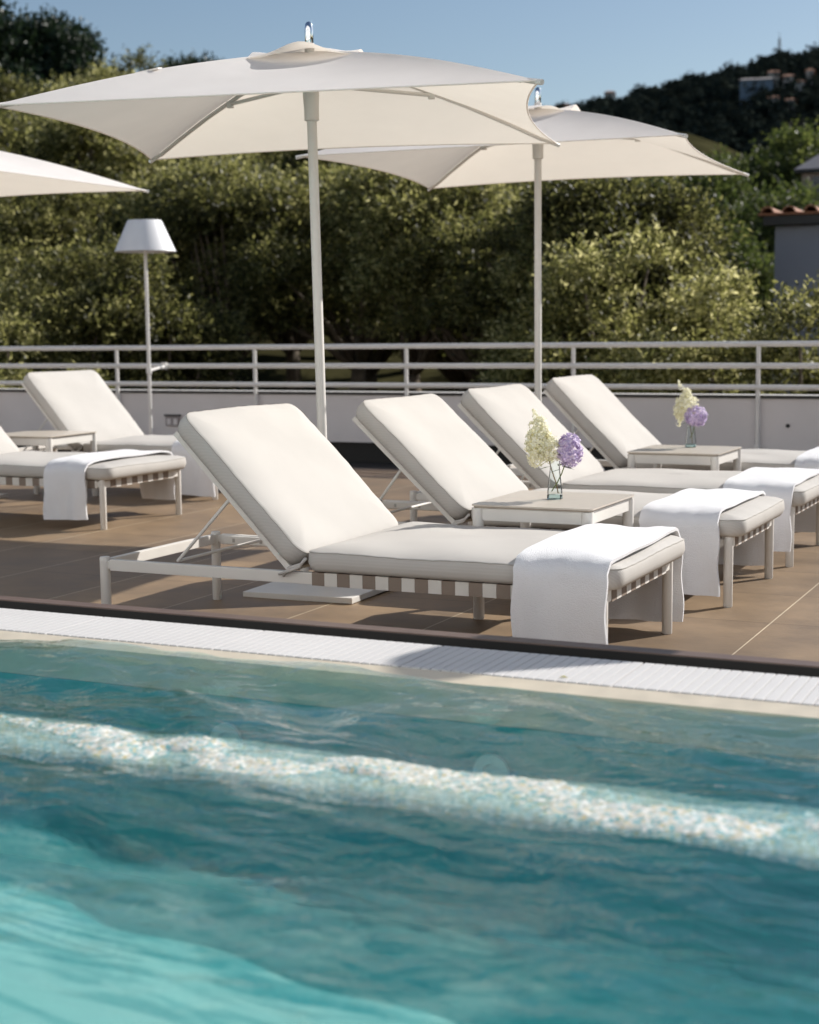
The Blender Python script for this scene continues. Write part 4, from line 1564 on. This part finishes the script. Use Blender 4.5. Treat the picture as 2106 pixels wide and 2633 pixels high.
for (a, d, z, w, h, mk, lab) in VIL:
    dd_ = np.linspace(200, 418, 400)
    el_ = (hill_z(np.full(400, a), dd_) + 2.2 - 1.1) / dd_
    q = int(np.argmin(np.abs(el_ - (z - 1.1) / d)))
    sc_ = dd_[q] / d
    d, z, w, h = dd_[q], float(hill_z(np.array([a]), dd_[q:q + 1])[0]) + 2.2, w * sc_ * 0.8, h * sc_ * 0.62
    root = thing("hill_villa", lab, "house", (d * math.sin(R(a)), d * math.cos(R(a)), z), -R(a), "houses on the far hill")
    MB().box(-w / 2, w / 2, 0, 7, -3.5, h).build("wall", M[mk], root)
    MB().add([(-w / 2 - .3, -.3, h), (w / 2 + .3, -.3, h), (w / 2 + .3, 7.3, h), (-w / 2 - .3, 7.3, h), (-w / 2 + .5, 3.5, h + .8), (w / 2 - .5, 3.5, h + .8)],
             [(3, 2, 1, 0), (0, 1, 5, 4), (1, 2, 5), (2, 3, 4, 5), (3, 0, 4)]).build("roof", M['roof_tile'] if mk == 'villa' else M['greyroof'], root)
    k = 0
    xx = -w / 2 + 0.5
    while xx + 0.7 < w / 2:
        MB().box(xx, xx + 0.7, -0.06, 0.0, h * 0.35, h * 0.75).build("window", M['pane'], root)
        xx += 1.6
ms = thing("antenna_mast", "thin lattice antenna mast on the far hilltop", "mast", (-85.7, 409.5, 66.5))
mm = MB()
for sx, sy in ((-1, -1), (1, -1), (1, 1), (-1, 1)):
    mm.tube([(sx * 0.55, sy * 0.55, 0), (sx * 0.16, sy * 0.16, 9.2)], 0.09, 5)
for k in range(9):
    z0 = k * 1.0
    r0_, r1_ = 0.55 - 0.042 * z0, 0.55 - 0.042 * (z0 + 1)
    mm.tube([(-r0_, -r0_, z0), (r1_, -r1_, z0 + 1)], 0.05, 4)
    mm.tube([(r0_, -r0_, z0), (-r1_, -r1_, z0 + 1)], 0.05, 4)
mm.build("lattice", M['dark'], ms)
MB().tube([(0, 0, 9.0), (0, 0, 10.6)], 0.06, 5).build("aerial", M['dark'], ms)

# house with barrel-tiled eaves at the right edge
th = thing("tiled_house", "grey-blue shaded house with terracotta barrel tile eaves at the right edge", "house", (-4.20, 20.0, 0), 0.0)
gz = float(ground_z(np.float64(-3.5), np.float64(20)))
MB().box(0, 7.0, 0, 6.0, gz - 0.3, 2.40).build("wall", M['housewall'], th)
rf = MB()
rf.add([(-0.18, -0.2, 2.56), (7.2, -0.2, 2.56), (7.2, 6.2, 2.44), (-0.18, 6.2, 2.44), (-0.18, -0.2, 2.53), (7.2, -0.2, 2.53), (7.2, 6.2, 2.41), (-0.18, 6.2, 2.41)], [(0, 1, 2, 3), (7, 6, 5, 4), (0, 4, 5, 1), (1, 5, 6, 2), (2, 6, 7, 3), (3, 7, 4, 0)])
ro = rf.build("roof", M['roof_tile'], th)
x = -0.05
while x < 7.1:
    b = MB()
    n = 8
    vs, fs = [], []
    for (yy, zz) in ((-0.27, 2.565), (6.2, 2.445)):
        for k in range(n + 1):
            a = math.pi * k / n
            vs.append((x + 0.085 * math.cos(a), yy, zz + 0.075 * math.sin(a)))
        for k in range(n + 1):
            a = math.pi * k / n
            vs.append((x + 0.065 * math.cos(a), yy, zz + 0.055 * math.sin(a)))
    q = 2 * (n + 1)
    for k in range(n):
        fs += [(k, k + 1, q + k + 1, q + k), (n + 1 + k, q + n + 1 + k, q + n + 2 + k, n + 2 + k), (k, n + 1 + k, n + 2 + k, k + 1)]
    b.add(vs, fs).build("barrel_tile", M['roof_tile'], ro)
    x += 0.272
MB().box(-0.12, 7.1, -0.16, -0.001, 2.41, 2.522).build("eave_board", M['dark'], ro)
wb = MB().box(2.2, 3.0, -0.03, 0.0, 0.9, 1.9).build("window", M['pane'], th)
MB().box(2.1, 3.1, -0.05, -0.0301, 0.80, 0.89).build("sill", M['wall'], wb)

# pale gabled house farther up the slope
gh = thing("gabled_house", "pinkish house with a grey sloped roof cut by the right picture edge", "house", (-7.75, 40.0, 0), 0.0)
gz = float(ground_z(np.float64(-6), np.float64(40)))
MB().box(0, 5.0, 0, 5, gz - 0.3, 5.05).build("wall", M['pinkwall'], gh)
MB().add([(-0.15, -0.3, 5.08), (5.3, -0.3, 5.08), (5.3, 5.3, 5.08), (-0.15, 5.3, 5.08), (1.7, 2.5, 6.7), (3.3, 2.5, 6.7)],
         [(0, 1, 5, 4), (1, 2, 5), (2, 3, 4, 5), (3, 0, 4), (3, 2, 1, 0)]).build("roof", M['greyroof'], gh)
MB().box(-0.13, 5.28, -0.28, -0.02, 5.0, 5.075).build("eave_board", M['dark'], gh)
MB().box(0.28, 0.75, -0.03, 0.0, 4.0, 4.9).build("window", M['pane'], gh)

# unseen building added behind the camera to bounce fill light onto shaded sides
ht = thing("bounce_building", "unseen white building added behind the camera to bounce fill light", "building", (-3, -5, 0))
MB().box(-24, 22, -8, 0, -0.3, 10.5).build("wall", M['bouncewall'], ht)
MB().box(-24.3, 22.3, -8.3, 0.3, 10.5, 10.8).build("roof", M['bouncewall'], ht)
for fl in range(3):
    for k in range(9):
        xw = -22 + k * 4.9
        w_ = MB().box(xw, xw + 1.3, 0.001, 0.04, 0.9 + fl * 3.3, 2.9 + fl * 3.3).build("window", M['pane'], ht)
        MB().box(xw - 0.1, xw + 1.4, 0.001, 0.12, 0.78 + fl * 3.3, 0.88 + fl * 3.3).build("sill", M['bouncewall'], w_)
tag(MB().box(-40, 16, -5, -4.001, -0.3, 0.27).build("near_deck", M['deck']), kind="structure")
